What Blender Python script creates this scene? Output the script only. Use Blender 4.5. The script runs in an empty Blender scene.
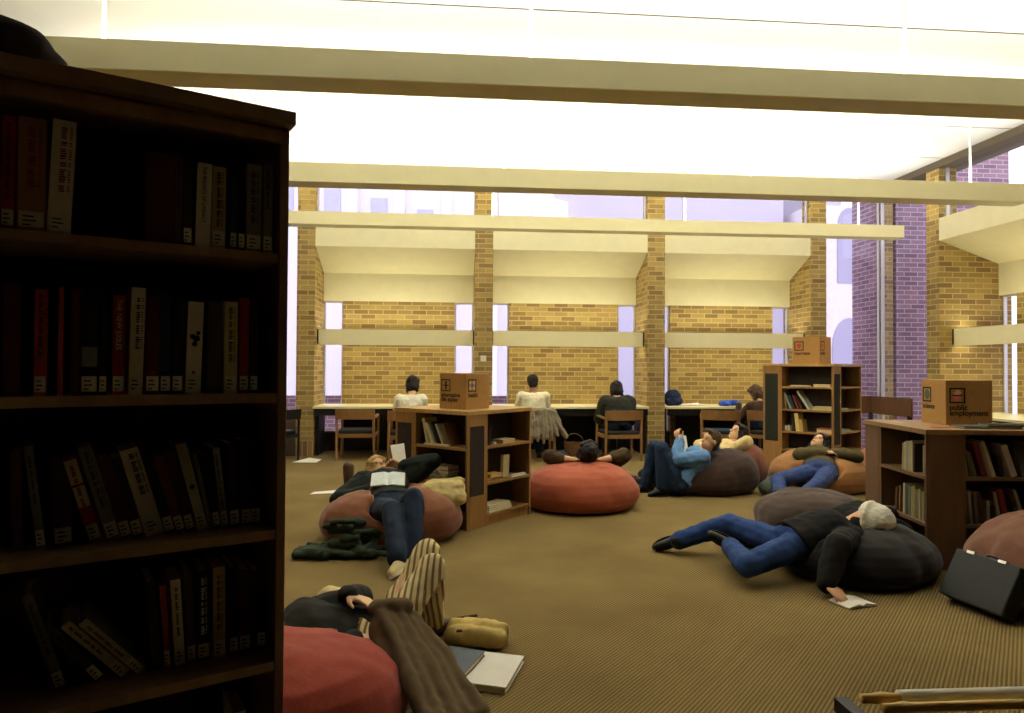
import bpy, math, random
from math import sin, cos, pi, radians
from mathutils import Vector as V, Matrix, noise
random.seed(7)
SC = bpy.context.scene
COL = SC.collection

# ------------------------------------------------------------------ materials
def lin(c):
    return tuple(((v/255)/12.92 if v/255 <= .04045 else ((v/255+.055)/1.055)**2.4) for v in c)

def nt(m):
    m.use_nodes = True
    return m.node_tree.nodes, m.node_tree.links, m.node_tree.nodes['Principled BSDF']

MATS = {}
def mat(name, rgb, rough=.75, var=.12, scale=14, bump=.0, metal=0, stretch=None, spec=.3, sheen=0):
    """plain surface with a little procedural mottling"""
    if name in MATS: return MATS[name]
    m = bpy.data.materials.new(name); N, L, P = nt(m)
    c = lin(rgb)
    tc = N.new('ShaderNodeTexCoord'); mp = N.new('ShaderNodeMapping'); nz = N.new('ShaderNodeTexNoise')
    mp.inputs['Scale'].default_value = stretch or (1, 1, 1)
    nz.inputs['Scale'].default_value = scale; nz.inputs['Detail'].default_value = 4
    L.new(tc.outputs['Object'], mp.inputs['Vector']); L.new(mp.outputs['Vector'], nz.inputs['Vector'])
    mx = N.new('ShaderNodeMix'); mx.data_type = 'RGBA'
    mx.inputs[6].default_value = tuple(v*(1-var*1.6) for v in c)+(1,)
    mx.inputs[7].default_value = tuple(min(1, v*(1+var*1.6)) for v in c)+(1,)
    L.new(nz.outputs['Fac'], mx.inputs[0]); L.new(mx.outputs[2], P.inputs['Base Color'])
    P.inputs['Roughness'].default_value = rough; P.inputs['Metallic'].default_value = metal
    P.inputs['Specular IOR Level'].default_value = spec
    if sheen: P.inputs['Sheen Weight'].default_value = sheen
    if bump:
        b = N.new('ShaderNodeBump'); b.inputs['Strength'].default_value = bump; b.inputs['Distance'].default_value = .01
        L.new(nz.outputs['Fac'], b.inputs['Height']); L.new(b.outputs['Normal'], P.inputs['Normal'])
    MATS[name] = m
    return m

def wood(name, rgb, rough=.5):
    return mat(name, rgb, rough, .22, 5, .03, stretch=(6, 6, .6))

def brick(name, c1, c2, mortar, rough=.9, soldier=False):
    m = bpy.data.materials.new(name); N, L, P = nt(m)
    tc = N.new('ShaderNodeTexCoord'); bt = N.new('ShaderNodeTexBrick'); nz = N.new('ShaderNodeTexNoise')
    nz.inputs['Scale'].default_value = 3.0
    bt.offset = .5
    bt.inputs['Scale'].default_value = 1
    bt.inputs['Color1'].default_value = lin(c1)+(1,); bt.inputs['Color2'].default_value = lin(c2)+(1,)
    bt.inputs['Mortar'].default_value = lin(mortar)+(1,)
    bt.inputs['Mortar Size'].default_value = .007; bt.inputs['Bias'].default_value = -.1
    bt.inputs['Mortar Smooth'].default_value = .2
    bt.inputs['Brick Width'].default_value = .235; bt.inputs['Row Height'].default_value = .0765
    if soldier:
        mp = N.new('ShaderNodeMapping'); mp.inputs['Rotation'].default_value = (0, 0, pi/2)
        L.new(tc.outputs['UV'], mp.inputs['Vector']); L.new(mp.outputs['Vector'], bt.inputs['Vector'])
        bt.offset = 0
    else:
        L.new(tc.outputs['UV'], bt.inputs['Vector'])
    mx = N.new('ShaderNodeMix'); mx.data_type = 'RGBA'; mx.blend_type = 'MULTIPLY'; mx.inputs[0].default_value = .5
    rr = N.new('ShaderNodeValToRGB'); rr.color_ramp.elements[0].color = (.7, .68, .66, 1); rr.color_ramp.elements[1].color = (1.2, 1.2, 1.2, 1)
    L.new(tc.outputs['UV'], nz.inputs['Vector']); L.new(nz.outputs['Fac'], rr.inputs['Fac'])
    L.new(bt.outputs['Color'], mx.inputs[6]); L.new(rr.outputs['Color'], mx.inputs[7])
    L.new(mx.outputs[2], P.inputs['Base Color']); P.inputs['Roughness'].default_value = rough
    P.inputs['Specular IOR Level'].default_value = .2
    b = N.new('ShaderNodeBump'); b.inputs['Strength'].default_value = .5; b.inputs['Distance'].default_value = .006; b.invert = True
    L.new(bt.outputs['Fac'], b.inputs['Height']); L.new(b.outputs['Normal'], P.inputs['Normal'])
    return m

def carpet():
    m = bpy.data.materials.new('ribbed carpet'); N, L, P = nt(m)
    tc = N.new('ShaderNodeTexCoord'); mp = N.new('ShaderNodeMapping'); w = N.new('ShaderNodeTexWave')
    mp.inputs['Rotation'].default_value = (0, 0, radians(42))
    L.new(tc.outputs['Object'], mp.inputs['Vector']); L.new(mp.outputs['Vector'], w.inputs['Vector'])
    w.wave_type = 'BANDS'; w.bands_direction = 'X'; w.inputs['Scale'].default_value = .314/.0165; w.inputs['Distortion'].default_value = .35
    w.inputs['Detail'].default_value = 1; w.inputs['Detail Scale'].default_value = 2
    n1 = N.new('ShaderNodeTexNoise'); n1.inputs['Scale'].default_value = 1.3; n1.inputs['Detail'].default_value = 3
    n2 = N.new('ShaderNodeTexNoise'); n2.inputs['Scale'].default_value = 160
    L.new(tc.outputs['Object'], n1.inputs['Vector']); L.new(tc.outputs['Object'], n2.inputs['Vector'])
    a = N.new('ShaderNodeMix'); a.data_type = 'RGBA'
    a.inputs[6].default_value = lin((101, 85, 54))+(1,); a.inputs[7].default_value = lin((144, 124, 80))+(1,)
    L.new(w.outputs['Fac'], a.inputs[0])
    r = N.new('ShaderNodeValToRGB'); r.color_ramp.elements[0].color = (.82, .8, .78, 1); r.color_ramp.elements[1].color = (1.12, 1.12, 1.12, 1)
    r.color_ramp.elements[0].position = .3; r.color_ramp.elements[1].position = .7
    L.new(n1.outputs['Fac'], r.inputs['Fac'])
    b = N.new('ShaderNodeMix'); b.data_type = 'RGBA'; b.blend_type = 'MULTIPLY'; b.inputs[0].default_value = 1
    L.new(a.outputs[2], b.inputs[6]); L.new(r.outputs['Color'], b.inputs[7])
    r2 = N.new('ShaderNodeValToRGB'); r2.color_ramp.elements[0].color = (.75, .75, .75, 1); r2.color_ramp.elements[1].color = (1.2, 1.2, 1.2, 1)
    L.new(n2.outputs['Fac'], r2.inputs['Fac'])
    d = N.new('ShaderNodeMix'); d.data_type = 'RGBA'; d.blend_type = 'MULTIPLY'; d.inputs[0].default_value = .6
    L.new(b.outputs[2], d.inputs[6]); L.new(r2.outputs['Color'], d.inputs[7])
    L.new(d.outputs[2], P.inputs['Base Color']); P.inputs['Roughness'].default_value = 1; P.inputs['Specular IOR Level'].default_value = .05
    bp = N.new('ShaderNodeBump'); bp.inputs['Strength'].default_value = .6; bp.inputs['Distance'].default_value = .004
    L.new(w.outputs['Fac'], bp.inputs['Height']); L.new(bp.outputs['Normal'], P.inputs['Normal'])
    return m

def glass_mat():
    m = bpy.data.materials.new('window glass'); m.use_nodes = True
    N, L = m.node_tree.nodes, m.node_tree.links; N.clear()
    o = N.new('ShaderNodeOutputMaterial'); mx = N.new('ShaderNodeMixShader'); t = N.new('ShaderNodeBsdfTransparent'); g = N.new('ShaderNodeBsdfGlossy')
    t.inputs['Color'].default_value = (.95, .95, .97, 1); g.inputs['Roughness'].default_value = .05
    lw = N.new('ShaderNodeLayerWeight'); pw = N.new('ShaderNodeMath'); pw.operation = 'POWER'; pw.inputs[1].default_value = 5
    lw.inputs['Blend'].default_value = .5; ml = N.new('ShaderNodeMath'); ml.operation = 'MULTIPLY_ADD'; ml.inputs[1].default_value = .4; ml.inputs[2].default_value = .02
    L.new(lw.outputs['Facing'], pw.inputs[0]); L.new(pw.outputs[0], ml.inputs[0]); L.new(ml.outputs[0], mx.inputs[0]); L.new(t.outputs[0], mx.inputs[1]); L.new(g.outputs[0], mx.inputs[2]); L.new(mx.outputs[0], o.inputs[0])
    return m

def emit(name, rgb, s):
    m = bpy.data.materials.new(name); N, L, P = nt(m)
    P.inputs['Emission Color'].default_value = tuple(rgb)+(1,); P.inputs['Emission Strength'].default_value = s
    return m

# ------------------------------------------------------------------ mesh builder
class M:
    def __init__(s): s.v = []; s.f = []; s.m = []
    def add(s, vs, fs, m=0):
        o = len(s.v); s.v += [tuple(p) for p in vs]; s.f += [tuple(o+i for i in f) for f in fs]; s.m += [m]*len(fs)
        return s
    def box(s, x0, x1, y0, y1, z0, z1, m=0):
        return s.add([(x0,y0,z0),(x1,y0,z0),(x1,y1,z0),(x0,y1,z0),(x0,y0,z1),(x1,y0,z1),(x1,y1,z1),(x0,y1,z1)],
            [(0,3,2,1),(4,5,6,7),(0,1,5,4),(1,2,6,5),(2,3,7,6),(3,0,4,7)], m)
    def hexa(s, pts, m=0):
        return s.add(pts, [(0,3,2,1),(4,5,6,7),(0,1,5,4),(1,2,6,5),(2,3,7,6),(3,0,4,7)], m)
    def bar(s, a, b, w, h, up=(0,0,1), m=0):
        a, b = V(a), V(b); t = (b-a).normalized(); sd = t.cross(V(up))
        if sd.length < 1e-4: sd = t.cross(V((1,0,0)))
        sd.normalize(); u = sd.cross(t)
        q = lambda p: [p+sd*w/2*i+u*h/2*j for i, j in ((-1,-1),(1,-1),(1,1),(-1,1))]
        return s.hexa([*q(a), *q(b)], m)
    def loft(s, rings, m=0, caps=True):
        n = len(rings[0]); vs = [p for r in rings for p in r]; fs = []
        for k in range(len(rings)-1):
            for i in range(n):
                fs.append((k*n+i, k*n+(i+1) % n, (k+1)*n+(i+1) % n, (k+1)*n+i))
        if caps:
            fs.append(tuple(reversed(range(n)))); fs.append(tuple((len(rings)-1)*n+i for i in range(n)))
        return s.add(vs, fs, m)
    def cap(s, a, b, r0, r1, n=10, m=0):
        """tapered limb with round ends"""
        a, b = V(a), V(b); t = b-a; L = t.length
        if L < 1e-5: t = V((0,0,1)); L = 1e-5
        t = t/L if L > 1e-5 else t; x = t.orthogonal().normalized(); y = t.cross(x); rings = []
        st = [(-r0*cos(q), r0*sin(q)) for q in (.12, .5, .95, 1.4)] + [(L*k, r0+(r1-r0)*k) for k in (.25, .5, .75)] + [(L+r1*cos(q), r1*sin(q)) for q in (1.4, .95, .5, .12)]
        for d, r in st:
            rings.append([a+t*d+(x*cos(2*pi*i/n)+y*sin(2*pi*i/n))*r for i in range(n)])
        return s.loft(rings, m)
    def tube(s, pts, r, n=8, m=0, caps=True):
        pts = [V(p) for p in pts]; rs = r if isinstance(r, (list, tuple)) else [r]*len(pts); rings = []; x = None
        for k, p in enumerate(pts):
            t = (pts[min(k+1, len(pts)-1)]-pts[max(k-1, 0)]).normalized()
            x = t.orthogonal().normalized() if x is None else (x-t*x.dot(t)).normalized()
            y = t.cross(x)
            rings.append([p+(x*cos(2*pi*i/n)+y*sin(2*pi*i/n))*rs[k] for i in range(n)])
        return s.loft(rings, m, caps)
    def ell(s, c, ax, n=12, k=9, m=0):
        """ellipsoid, ax = three axis vectors"""
        c = V(c); a, b, d = [V(q) for q in ax]; rings = []
        for j in range(k):
            th = .1+(pi-.2)*j/(k-1)
            rings.append([c+d*cos(th)*-1+(a*cos(2*pi*i/n)+b*sin(2*pi*i/n))*sin(th) for i in range(n)])
        return s.loft(rings, m)
    def prism(s, poly, axis, a, b, m=0):
        """extrude a 2-D outline; axis 'x': poly=(y,z); 'y': poly=(x,z)"""
        n = len(poly); g = (lambda t, p: (t, p[0], p[1])) if axis == 'x' else (lambda t, p: (p[0], t, p[1]))
        vs = [g(a, p) for p in poly]+[g(b, p) for p in poly]
        fs = [(i, (i+1) % n, n+(i+1) % n, n+i) for i in range(n)]+[tuple(reversed(range(n))), tuple(range(n, 2*n))]
        return s.add(vs, fs, m)
    def mesh(s, name, mats):
        me = bpy.data.meshes.new(name); me.from_pydata(s.v, [], s.f)
        for q in (mats if isinstance(mats, (list, tuple)) else [mats]): me.materials.append(q)
        me.polygons.foreach_set('material_index', s.m)
        return me
    def build(s, name, mats, parent=None, smooth=False, bevel=0, uv=True, loc=None):
        me = s.mesh(name, mats)
        import bmesh
        bm = bmesh.new(); bm.from_mesh(me); bmesh.ops.recalc_face_normals(bm, faces=bm.faces); bm.to_mesh(me); bm.free()
        if uv: boxuv(me)
        if smooth: me.polygons.foreach_set('use_smooth', [True]*len(me.polygons))
        o = bpy.data.objects.new(name, me); COL.objects.link(o)
        if parent: o.parent = parent
        if loc: o.location = loc
        if bevel:
            b = o.modifiers.new('bevel', 'BEVEL'); b.width = bevel; b.segments = 2; b.limit_method = 'ANGLE'
        return o

def boxuv(me):
    uv = me.uv_layers.new(name='UVMap').data
    for p in me.polygons:
        n = p.normal
        if abs(n.z) > .8: f = lambda c: (c.x, c.y)
        elif abs(n.x) > abs(n.y): f = lambda c: (c.y, c.z)
        else: f = lambda c: (c.x, c.z)
        for li in p.loop_indices: uv[li].uv = f(me.vertices[me.loops[li].vertex_index].co)

def tag(o, label=None, cat=None, group=None, kind=None):
    if label: o['label'] = label
    if cat: o['category'] = cat
    if group: o['group'] = group
    if kind: o['kind'] = kind
    return o
def thing(name, label, cat, loc=(0,0,0), rz=0, group=None):
    o = bpy.data.objects.new(name, None); COL.objects.link(o); o.location = loc; o.rotation_euler = (0, 0, rz)
    o.empty_display_size = .1
    return tag(o, label, cat, group)
def struct(name, b, m, **k):
    return tag(b.build(name, m, **k), kind='structure')

def remesh(b, voxel, smooth=2, disp=None, seed=0):
    """fuse the overlapping shells of a builder into one continuous surface; returns a mesh"""
    me = b.mesh('tmp', []); import bmesh
    bm = bmesh.new(); bm.from_mesh(me); bmesh.ops.recalc_face_normals(bm, faces=bm.faces); bm.to_mesh(me); bm.free()
    o = bpy.data.objects.new('tmp', me); COL.objects.link(o)
    r = o.modifiers.new('r', 'REMESH'); r.mode = 'VOXEL'; r.voxel_size = voxel
    if smooth:
        q = o.modifiers.new('s', 'SMOOTH'); q.iterations = smooth; q.factor = .5
    dg = bpy.context.evaluated_depsgraph_get(); dg.update()
    out = bpy.data.meshes.new_from_object(o.evaluated_get(dg))
    bpy.data.objects.remove(o); bpy.data.meshes.remove(me)
    if disp:
        ns = [v.normal.copy() for v in out.vertices]
        for v, n in zip(out.vertices, ns):
            p = v.co + V((seed*3.1, seed*1.7, 0)); d = 0
            for a, s in disp: d += a*noise.noise(p*s)
            v.co += n*d
    out.polygons.foreach_set('use_smooth', [True]*len(out.polygons))
    return out
def obj(name, me, m, parent=None, loc=None):
    me.name = name; me.materials.clear()
    for q in (m if isinstance(m, (list, tuple)) else [m]): me.materials.append(q)
    o = bpy.data.objects.new(name, me); COL.objects.link(o)
    if parent: o.parent = parent
    if loc: o.location = loc
    return o
def shift(b, d):
    b.v = [(p[0]-d[0], p[1]-d[1], p[2]-d[2]) for p in b.v]; return b

def lettering(body, size, m, a, up, at, parent, name='lettering', align='LEFT', depth=.0008, bold=0.0):
    cu = bpy.data.curves.new(name, 'FONT'); cu.body = body; cu.size = size; cu.align_x = align; cu.extrude = depth
    cu.space_line = .85; cu.offset = bold
    o = bpy.data.objects.new('tmp', cu); COL.objects.link(o)
    dg = bpy.context.evaluated_depsgraph_get(); dg.update()
    me = bpy.data.meshes.new_from_object(o.evaluated_get(dg)); bpy.data.objects.remove(o); bpy.data.curves.remove(cu)
    a, up = V(a), V(up); n = a.cross(up); at = V(at)
    for v in me.vertices: v.co = at+a*v.co.x+up*v.co.y+n*v.co.z
    return obj(name, me, m, parent)

# ------------------------------------------------------------------ palette
CREAM = mat('cream painted board', (220, 213, 172), .6, .04, 6)
WHITEP = mat('white ceiling paint', (236, 239, 250), .8, .02, 3)
BRICK = brick('buff brick', (167, 142, 84), (120, 95, 60), (184, 165, 112))
SOLD = brick('buff brick soldier course', (154, 126, 80), (112, 88, 58), (172, 152, 108), soldier=True)
XBRICK = brick('daylit purple brick', (150, 118, 134), (118, 92, 112), (186, 174, 186))  # purple cast of bluish daylight put into the outside brick's colour
DARKB = mat('dark brown wall panelling', (74, 58, 46), .7, .2, 4)
CARPET = carpet()
GLASS = glass_mat()
FRAMEM = mat('pale aluminium window frame', (196, 194, 196), .4, .03, 8, metal=.3)
CREAM_LIT = mat('lit cream board', (238, 230, 184), .6, .03, 6)  # cream paint lightened to stand in for light falling on the boards
OAK = wood('oak veneer', (156, 116, 66))
OAKT = wood('oak counter top', (180, 142, 82), .4)
WALNUT = wood('dark stained wood', (146, 118, 98), .5)
WALNUTE = wood('lighter shelf wood', (158, 130, 106), .5)  # case wood in a slightly lighter tone
CHAIRW = wood('chair wood', (136, 99, 58), .45)
DARKI = mat('dark shelf back', (52, 44, 36), .8, .1, 10)
FABP = mat('charcoal felt panel', (56, 46, 42), .95, .3, 60, .2)
FABP2 = mat('dark green felt panel', (44, 46, 38), .95, .3, 60, .2)
DESK = mat('pale laminate', (226, 214, 168), .35, .04, 5)
BLACK = mat('black paint', (22, 21, 20), .5, .1, 10)
BOXM = mat('sign box board', (172, 130, 72), .8, .08, 30)
INK = mat('black print', (24, 20, 18), .7, .05, 10)
CHROME = mat('bright metal', (210, 205, 195), .25, .03, 8, metal=.9)
PAPER = mat('white paper', (236, 232, 220), .7, .03, 20)
PAGES = mat('book pages', (206, 190, 150), .85, .12, 90, stretch=(1, 1, 1))
SKIN = mat('skin', (210, 162, 124), .55, .08, 9)
SKINP = mat('pale skin', (222, 178, 138), .55, .08, 9)
SKIND = mat('brown skin', (150, 100, 70), .55, .08, 9)
SPRUCE = mat('pale stone', (216, 210, 214), .9, .08, 3)
# ------------------------------------------------------------------ room
YB = 10.55      # plane of the brick piers along the back
XR = 6.85       # plane of the piers on the right
CEIL = 4.34
struct('floor', M().box(-5, 9.2, -2.2, 11.6, -.15, 0), CARPET)
b = M()
edges = [-2.2, -.3, .9, 2.07, 3.24, 4.41, 5.585, 6.69, 7.8, 8.98, 10.1, 10.95]
for y0, y1 in zip(edges, edges[1:]): b.box(-5, XR+.35, y0+.012, y1-.012, CEIL, CEIL+.004)
struct('ceiling', b, WHITEP)
struct('trim_1', M().box(-5.2, XR+.4, -2.4, 11.0, CEIL+.035, CEIL+.3), BLACK)        # roof slab behind the ceiling joints
struct('trim_2', M().box(XR-.02, XR+.4, -2.2, 11.0, CEIL-.1, CEIL+.03), mat('dark edge beam', (88, 80, 70), .8, .08, 5))
struct('wall_left', M().box(-5.2, -5, -2.4, 11.0, 0, CEIL), BRICK)
struct('wall_front', M().box(-5, XR, -2.4, -2.2, 0, CEIL), DARKB)
struct('wall_right', M().box(XR, XR+.3, -2.2, 3.9, 0, CEIL), BRICK)
# unseen low slab added overhead to keep the shelves nearest the viewer dark
struct('trim_3', M().box(-5, XR, -2.2, 1.5, 2.5, 2.9), DARKB)

trim_n = [3]
def trim(b, m, **k):
    trim_n[0] += 1
    return struct('trim_%d' % trim_n[0], b, m, **k)

def mapper(kind):
    """niche frame (u along the wall, w outwards, z) to the room"""
    if kind == 'back': return lambda u, w, z: (u, YB+w, z)
    return lambda u, w, z: (XR+w, u, z)
def mbox(b, g, u0, u1, w0, w1, z0, z1, m=0):
    return b.hexa([g(u0,w0,z0), g(u1,w0,z0), g(u1,w1,z0), g(u0,w1,z0), g(u0,w0,z1), g(u1,w0,z1), g(u1,w1,z1), g(u0,w1,z1)], m)
def pier(g, u0, u1, D):
    b = M(); mbox(b, g, u0, u1, 0, D+.2, .24, 3.42); mbox(b, g, u0, u1, 0, .27, 3.42, CEIL+.03); trim(b, BRICK)
    b = M(); mbox(b, g, u0, u1, 0, D+.2, 0, .24); trim(b, SOLD)
HB, HT, HBACK, SOFF = 3.2, 3.52, 2.43, 2.885
win_n = [0]
def window(b, mats):
    win_n[0] += 1
    return struct('window_%d' % win_n[0], b, mats)
def pane(g, u0, u1, w, z0, z1, mull=()):
    b = M(); mbox(b, g, u0, u1, w, w+.006, z0, z1, 0)
    t = .022
    for a, c in ((u0, u0+t), (u1-t, u1)): mbox(b, g, a, c, w-.02, w+.03, z0, z1, 1)
    for a, c in ((z0, z0+t), (z1-t, z1)): mbox(b, g, u0+t, u1-t, w-.02, w+.03, a, c, 1)
    for q in mull: mbox(b, g, q-t/2, q+t/2, w-.02, w+.03, z0+t, z1-t, 1)
    return window(b, [GLASS, FRAMEM])
def niche(g, u0, u1, D, where, mulls=()):
    # sloping hood
    b = M(); sec = [(0,HB), (0,HT), (.12,HT), (D+.16,HT-.35), (D+.16,HBACK), (D,HBACK), (D,SOFF)]
    n = len(sec); vs = [g(u0+.001, *p) for p in sec]+[g(u1-.001, *p) for p in sec]
    b.add(vs, [(i, (i+1) % n, n+(i+1) % n, n+i) for i in range(n)]+[tuple(reversed(range(n))), tuple(range(n, 2*n))])
    trim(b, CREAM)
    s = .31
    b = M(); mbox(b, g, u0+s, u1-s, D, D+.16, 0, HBACK); trim(b, BRICK)
    for a, c in ((u0, u0+s), (u1-s, u1)):
        pane(g, a+.002, c-.002, D+.08, .3, HBACK-.002)
        b = M(); mbox(b, g, a, c, D+.02, D+.16, 0, .3); trim(b, DARKB)
    pane(g, u0, u1, .12, HT, CEIL, mulls)                       # clerestory above the hood
def trough(g, u0, u1, label, flip=1):
    """light trough across a study niche: front board in cream lightened as if lit, lamp tubes behind"""
    c = g((u0+u1)/2, .22, 1.72); t = thing('light_trough', label, 'light', c, group=None)
    def q(b): return shift(b, c)
    b = M(); mbox(b, g, u0+.02, u1-.02, .2, .225, 1.70, 1.945); q(b).build('front_board', CREAM_LIT, t)
    b = M(); mbox(b, g, u0+.02, u1-.02, .45, .475, 1.76, 1.945); q(b).build('back_board', CREAM, t)
    for a in (u0+.001, u1-.019):
        b = M(); mbox(b, g, a, a+.018, .19, .48, 1.72, 1.94); q(b).build('end_bracket', BLACK, t)
    b = M(); mbox(b, g, u0+.02, u1-.02, .225, .45, 1.83, 1.84); q(b).build('middle_board', CREAM, t)
    for z in (1.875, 1.795):
        b = M().tube([g(u0+.12, .335, z), g(u1-.12, .335, z)], .018); q(b).build('lamp_tube', emit('lamp tube glow', (1, .93, .72), 3) if 'lamp tube glow' not in bpy.data.materials else bpy.data.materials['lamp tube glow'], t, smooth=True)
    return t
def desk(g, u0, u1, D, label):
    c = g((u0+u1)/2, D/2, 0); t = thing('study_counter', label, 'desk', c)
    b = M(); mbox(b, g, u0+.004, u1-.004, -.12, D-.004, .725, .76); shift(b, c).build('counter_top', DESK, t, bevel=.004)
    b = M(); mbox(b, g, u0+.02, u1-.02, -.08, -.05, .62, .724); shift(b, c).build('front_rail', BLACK, t)
    for a in (u0+.02, u1-.06):
        b = M(); mbox(b, g, a, a+.04, .1, D-.1, 0, .724); shift(b, c).build('support_panel', BLACK, t)
    b = M(); mbox(b, g, u0+.36, u1-.36, D-.12, D-.09, .02, .724); shift(b, c).build('modesty_panel', BLACK, t)

gb, gr = mapper('back'), mapper('right')
PX = [(-2.395, -2.13), (.302, .582), (3.04, 3.32), (5.735, 6.0)]
for a, c in PX: pier(gb, a, c, .69)
nm = ['left-hand brick bay of the back wall', 'middle brick bay of the back wall', 'right-hand brick bay of the back wall']
for k in range(3):
    u0, u1 = PX[k][1], PX[k+1][0]
    niche(gb, u0, u1, .69, 'back', [u0+.08] if k == 1 else [u0+.34] if k == 2 else ())
    trough(gb, u0, u1, 'cream light trough across the %s' % nm[k])
    desk(gb, u0, u1, .69, 'long pale study counter fitted into the %s' % nm[k])
# right-hand wall: one niche by the corner, another out of sight
pier(gr, 9.1, 9.36, .9); pier(gr, 6.38, 6.64, .9); pier(gr, 3.9, 4.1, .9)
niche(gr, 6.64, 9.1, .9, 'right'); trough(gr, 6.64, 9.1, 'cream light trough across the niche in the right-hand wall')
desk(gr, 6.64, 9.1, .9, 'long pale study counter fitted into the right-hand wall niche')
b = M(); mbox(b, gr, 4.1, 6.38, .3, .5, 0, CEIL); trim(b, BRICK)
# glazed corners
trim(M().box(XR+.13, XR+.29, YB-.0, YB+.2, 0, CEIL+.03), BRICK)          # narrow corner pier
pane(gb, 6.0, XR+.12, .1, .02, CEIL)
pane(gr, 9.36, YB, .1, .02, CEIL)
pane(gb, -3.3, -2.395, .1, .55, CEIL)
trim(M().box(-3.3, -2.395, YB, YB+.14, 0, .55), DARKB)
struct('wall_back', M().box(-5, -3.3, YB, YB+.3, 0, CEIL+.03), BRICK)
# outside: brick fins at the corner, a low wall, paving and far buildings
trim(M().box(XR+.2, XR+.4, YB+.22, YB+1.0, -.5, 6), XBRICK)
trim(M().box(XR+.41, XR+2.42, YB+.1, YB+.3, -.5, 6), XBRICK)
trim(M().box(-6, 6.5, 12.9, 13.1, -.5, .82), XBRICK)
struct('ground', M().box(-60, 80, 11.6, 120, -.6, -.5), mat('pale paving outside', (206, 202, 214), .95, .06, .5))
struct('ground', M().box(9.2, 80, -10, 11.6, -.6, -.5), MATS['pale paving outside'])

# wooden window rail in the glazed corner
t = thing('window_rail', 'dark wooden rail on posts along the glazed corner window', 'rail', (6.4, 10.2, 0))
for k, (a, c) in enumerate((((-.55, .22, .8), (.28, .22, .8)), ((.28, .22, .8), (.28, -.75, .8)))):
    M().bar(a, c, .035, .28).build('rail_board', wood('dark rail wood', (104, 72, 48)), t, bevel=.004)
for x, y in ((-.5, .22), (.25, .2), (.28, -.7)):
    M().box(x-.025, x+.025, y-.025, y+.025, 0, .68).build('post', BLACK, t)

# ------------------------------------------------------------------ suspended light beams
def beam(y, x0, x1, z0, z1, dep, label):
    t = thing('hanging_light_beam', label, 'light', ((x0+x1)/2, y, z0), group='hanging light beams')
    L = (x1-x0)/2; h = z1-z0
    for s, n in ((0, 'front_board'), (dep-.02, 'back_board')):
        M().box(-L, L, s, s+.02, 0, h).build(n, CREAM_LIT, t)
    M().box(-L, L, .021, dep-.021, .0, .02).build('bottom_board', CREAM, t)
    for s in (-L, L-.02): M().box(s+.001, s+.019, .021, dep-.021, .021, h).build('end_board', CREAM, t)
    q = -L+.2
    while q < L-1.3:
        M().tube([(q, dep/2, .08), (q+1.2, dep/2, .08)], .019).build('lamp_tube', bpy.data.materials['lamp tube glow'], t, smooth=True); q += 1.3
    for X in (-2.27, .5, 3.18, 5.72):
        if x0 < X < x1: M().tube([(X-(x0+x1)/2, dep/2, .02), (X-(x0+x1)/2, dep/2, CEIL-z0)], .012).build('hanging_rod', mat('white rod', (235, 235, 235), .5), t, smooth=True)
    return t
BEAMS = [(4.43, 3.215, 3.405, .25, 'cream hanging light beam nearest the camera, crossing above the tall bookcase'),
         (6.98, 3.225, 3.42, .24, 'middle one of the three cream hanging light beams'),
         (9.1, 3.235, 3.405, .22, 'cream hanging light beam farthest back, just before the brick bays')]
for y, z0, z1, d, lb in BEAMS: beam(y, -3.6, 6.33, z0, z1, d, lb)

# ------------------------------------------------------------------ tall bookcase at the left
TC = thing('tall_bookcase', 'tall dark wooden bookcase full of library books at the left edge', 'bookcase', (-1.25, 1.3087, 0), radians(28))
W, Dp, TOP = .918, .27, 1.955
for x0, x1 in ((-.03, 0), (W-.0, W+.022)): M().box(x0, x1, 0, Dp, 0, TOP-.012).build('side_panel', WALNUT, TC, bevel=.002)
M().box(-.06, W+.032, -.025, Dp+.01, TOP, TOP+.034).build('top_board', WALNUTE, TC, bevel=.003)
M().box(-.03, W+.022, .0, .02, TOP-.012-.03, TOP-.012).build('top_rail', WALNUTE, TC); M().box(-.03, W+.022, .012, Dp, TOP-.0118, TOP-.0002).build('spacer_board', WALNUT, TC)
M().box(0, W, Dp-.012, Dp, .05, TOP-.0121).build('back_panel', DARKI, TC)
SH = dict(A=1.635, B=1.285, C=.945, D=.62, E=.27)
for z in (*SH.values(), .085): M().box(.001, W-.001, .004, Dp-.013, z-.024, z).build('shelf', WALNUTE, TC, bevel=.002)
M().box(-.03, W+.03, .02, .05, 0, .06).build('plinth', WALNUT, TC)
# a second unit continues the run to the left, outside the picture
CASE_R = Matrix.Translation((-1.25, 1.3087, 0)) @ Matrix.Rotation(radians(28), 4, 'Z')

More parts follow.
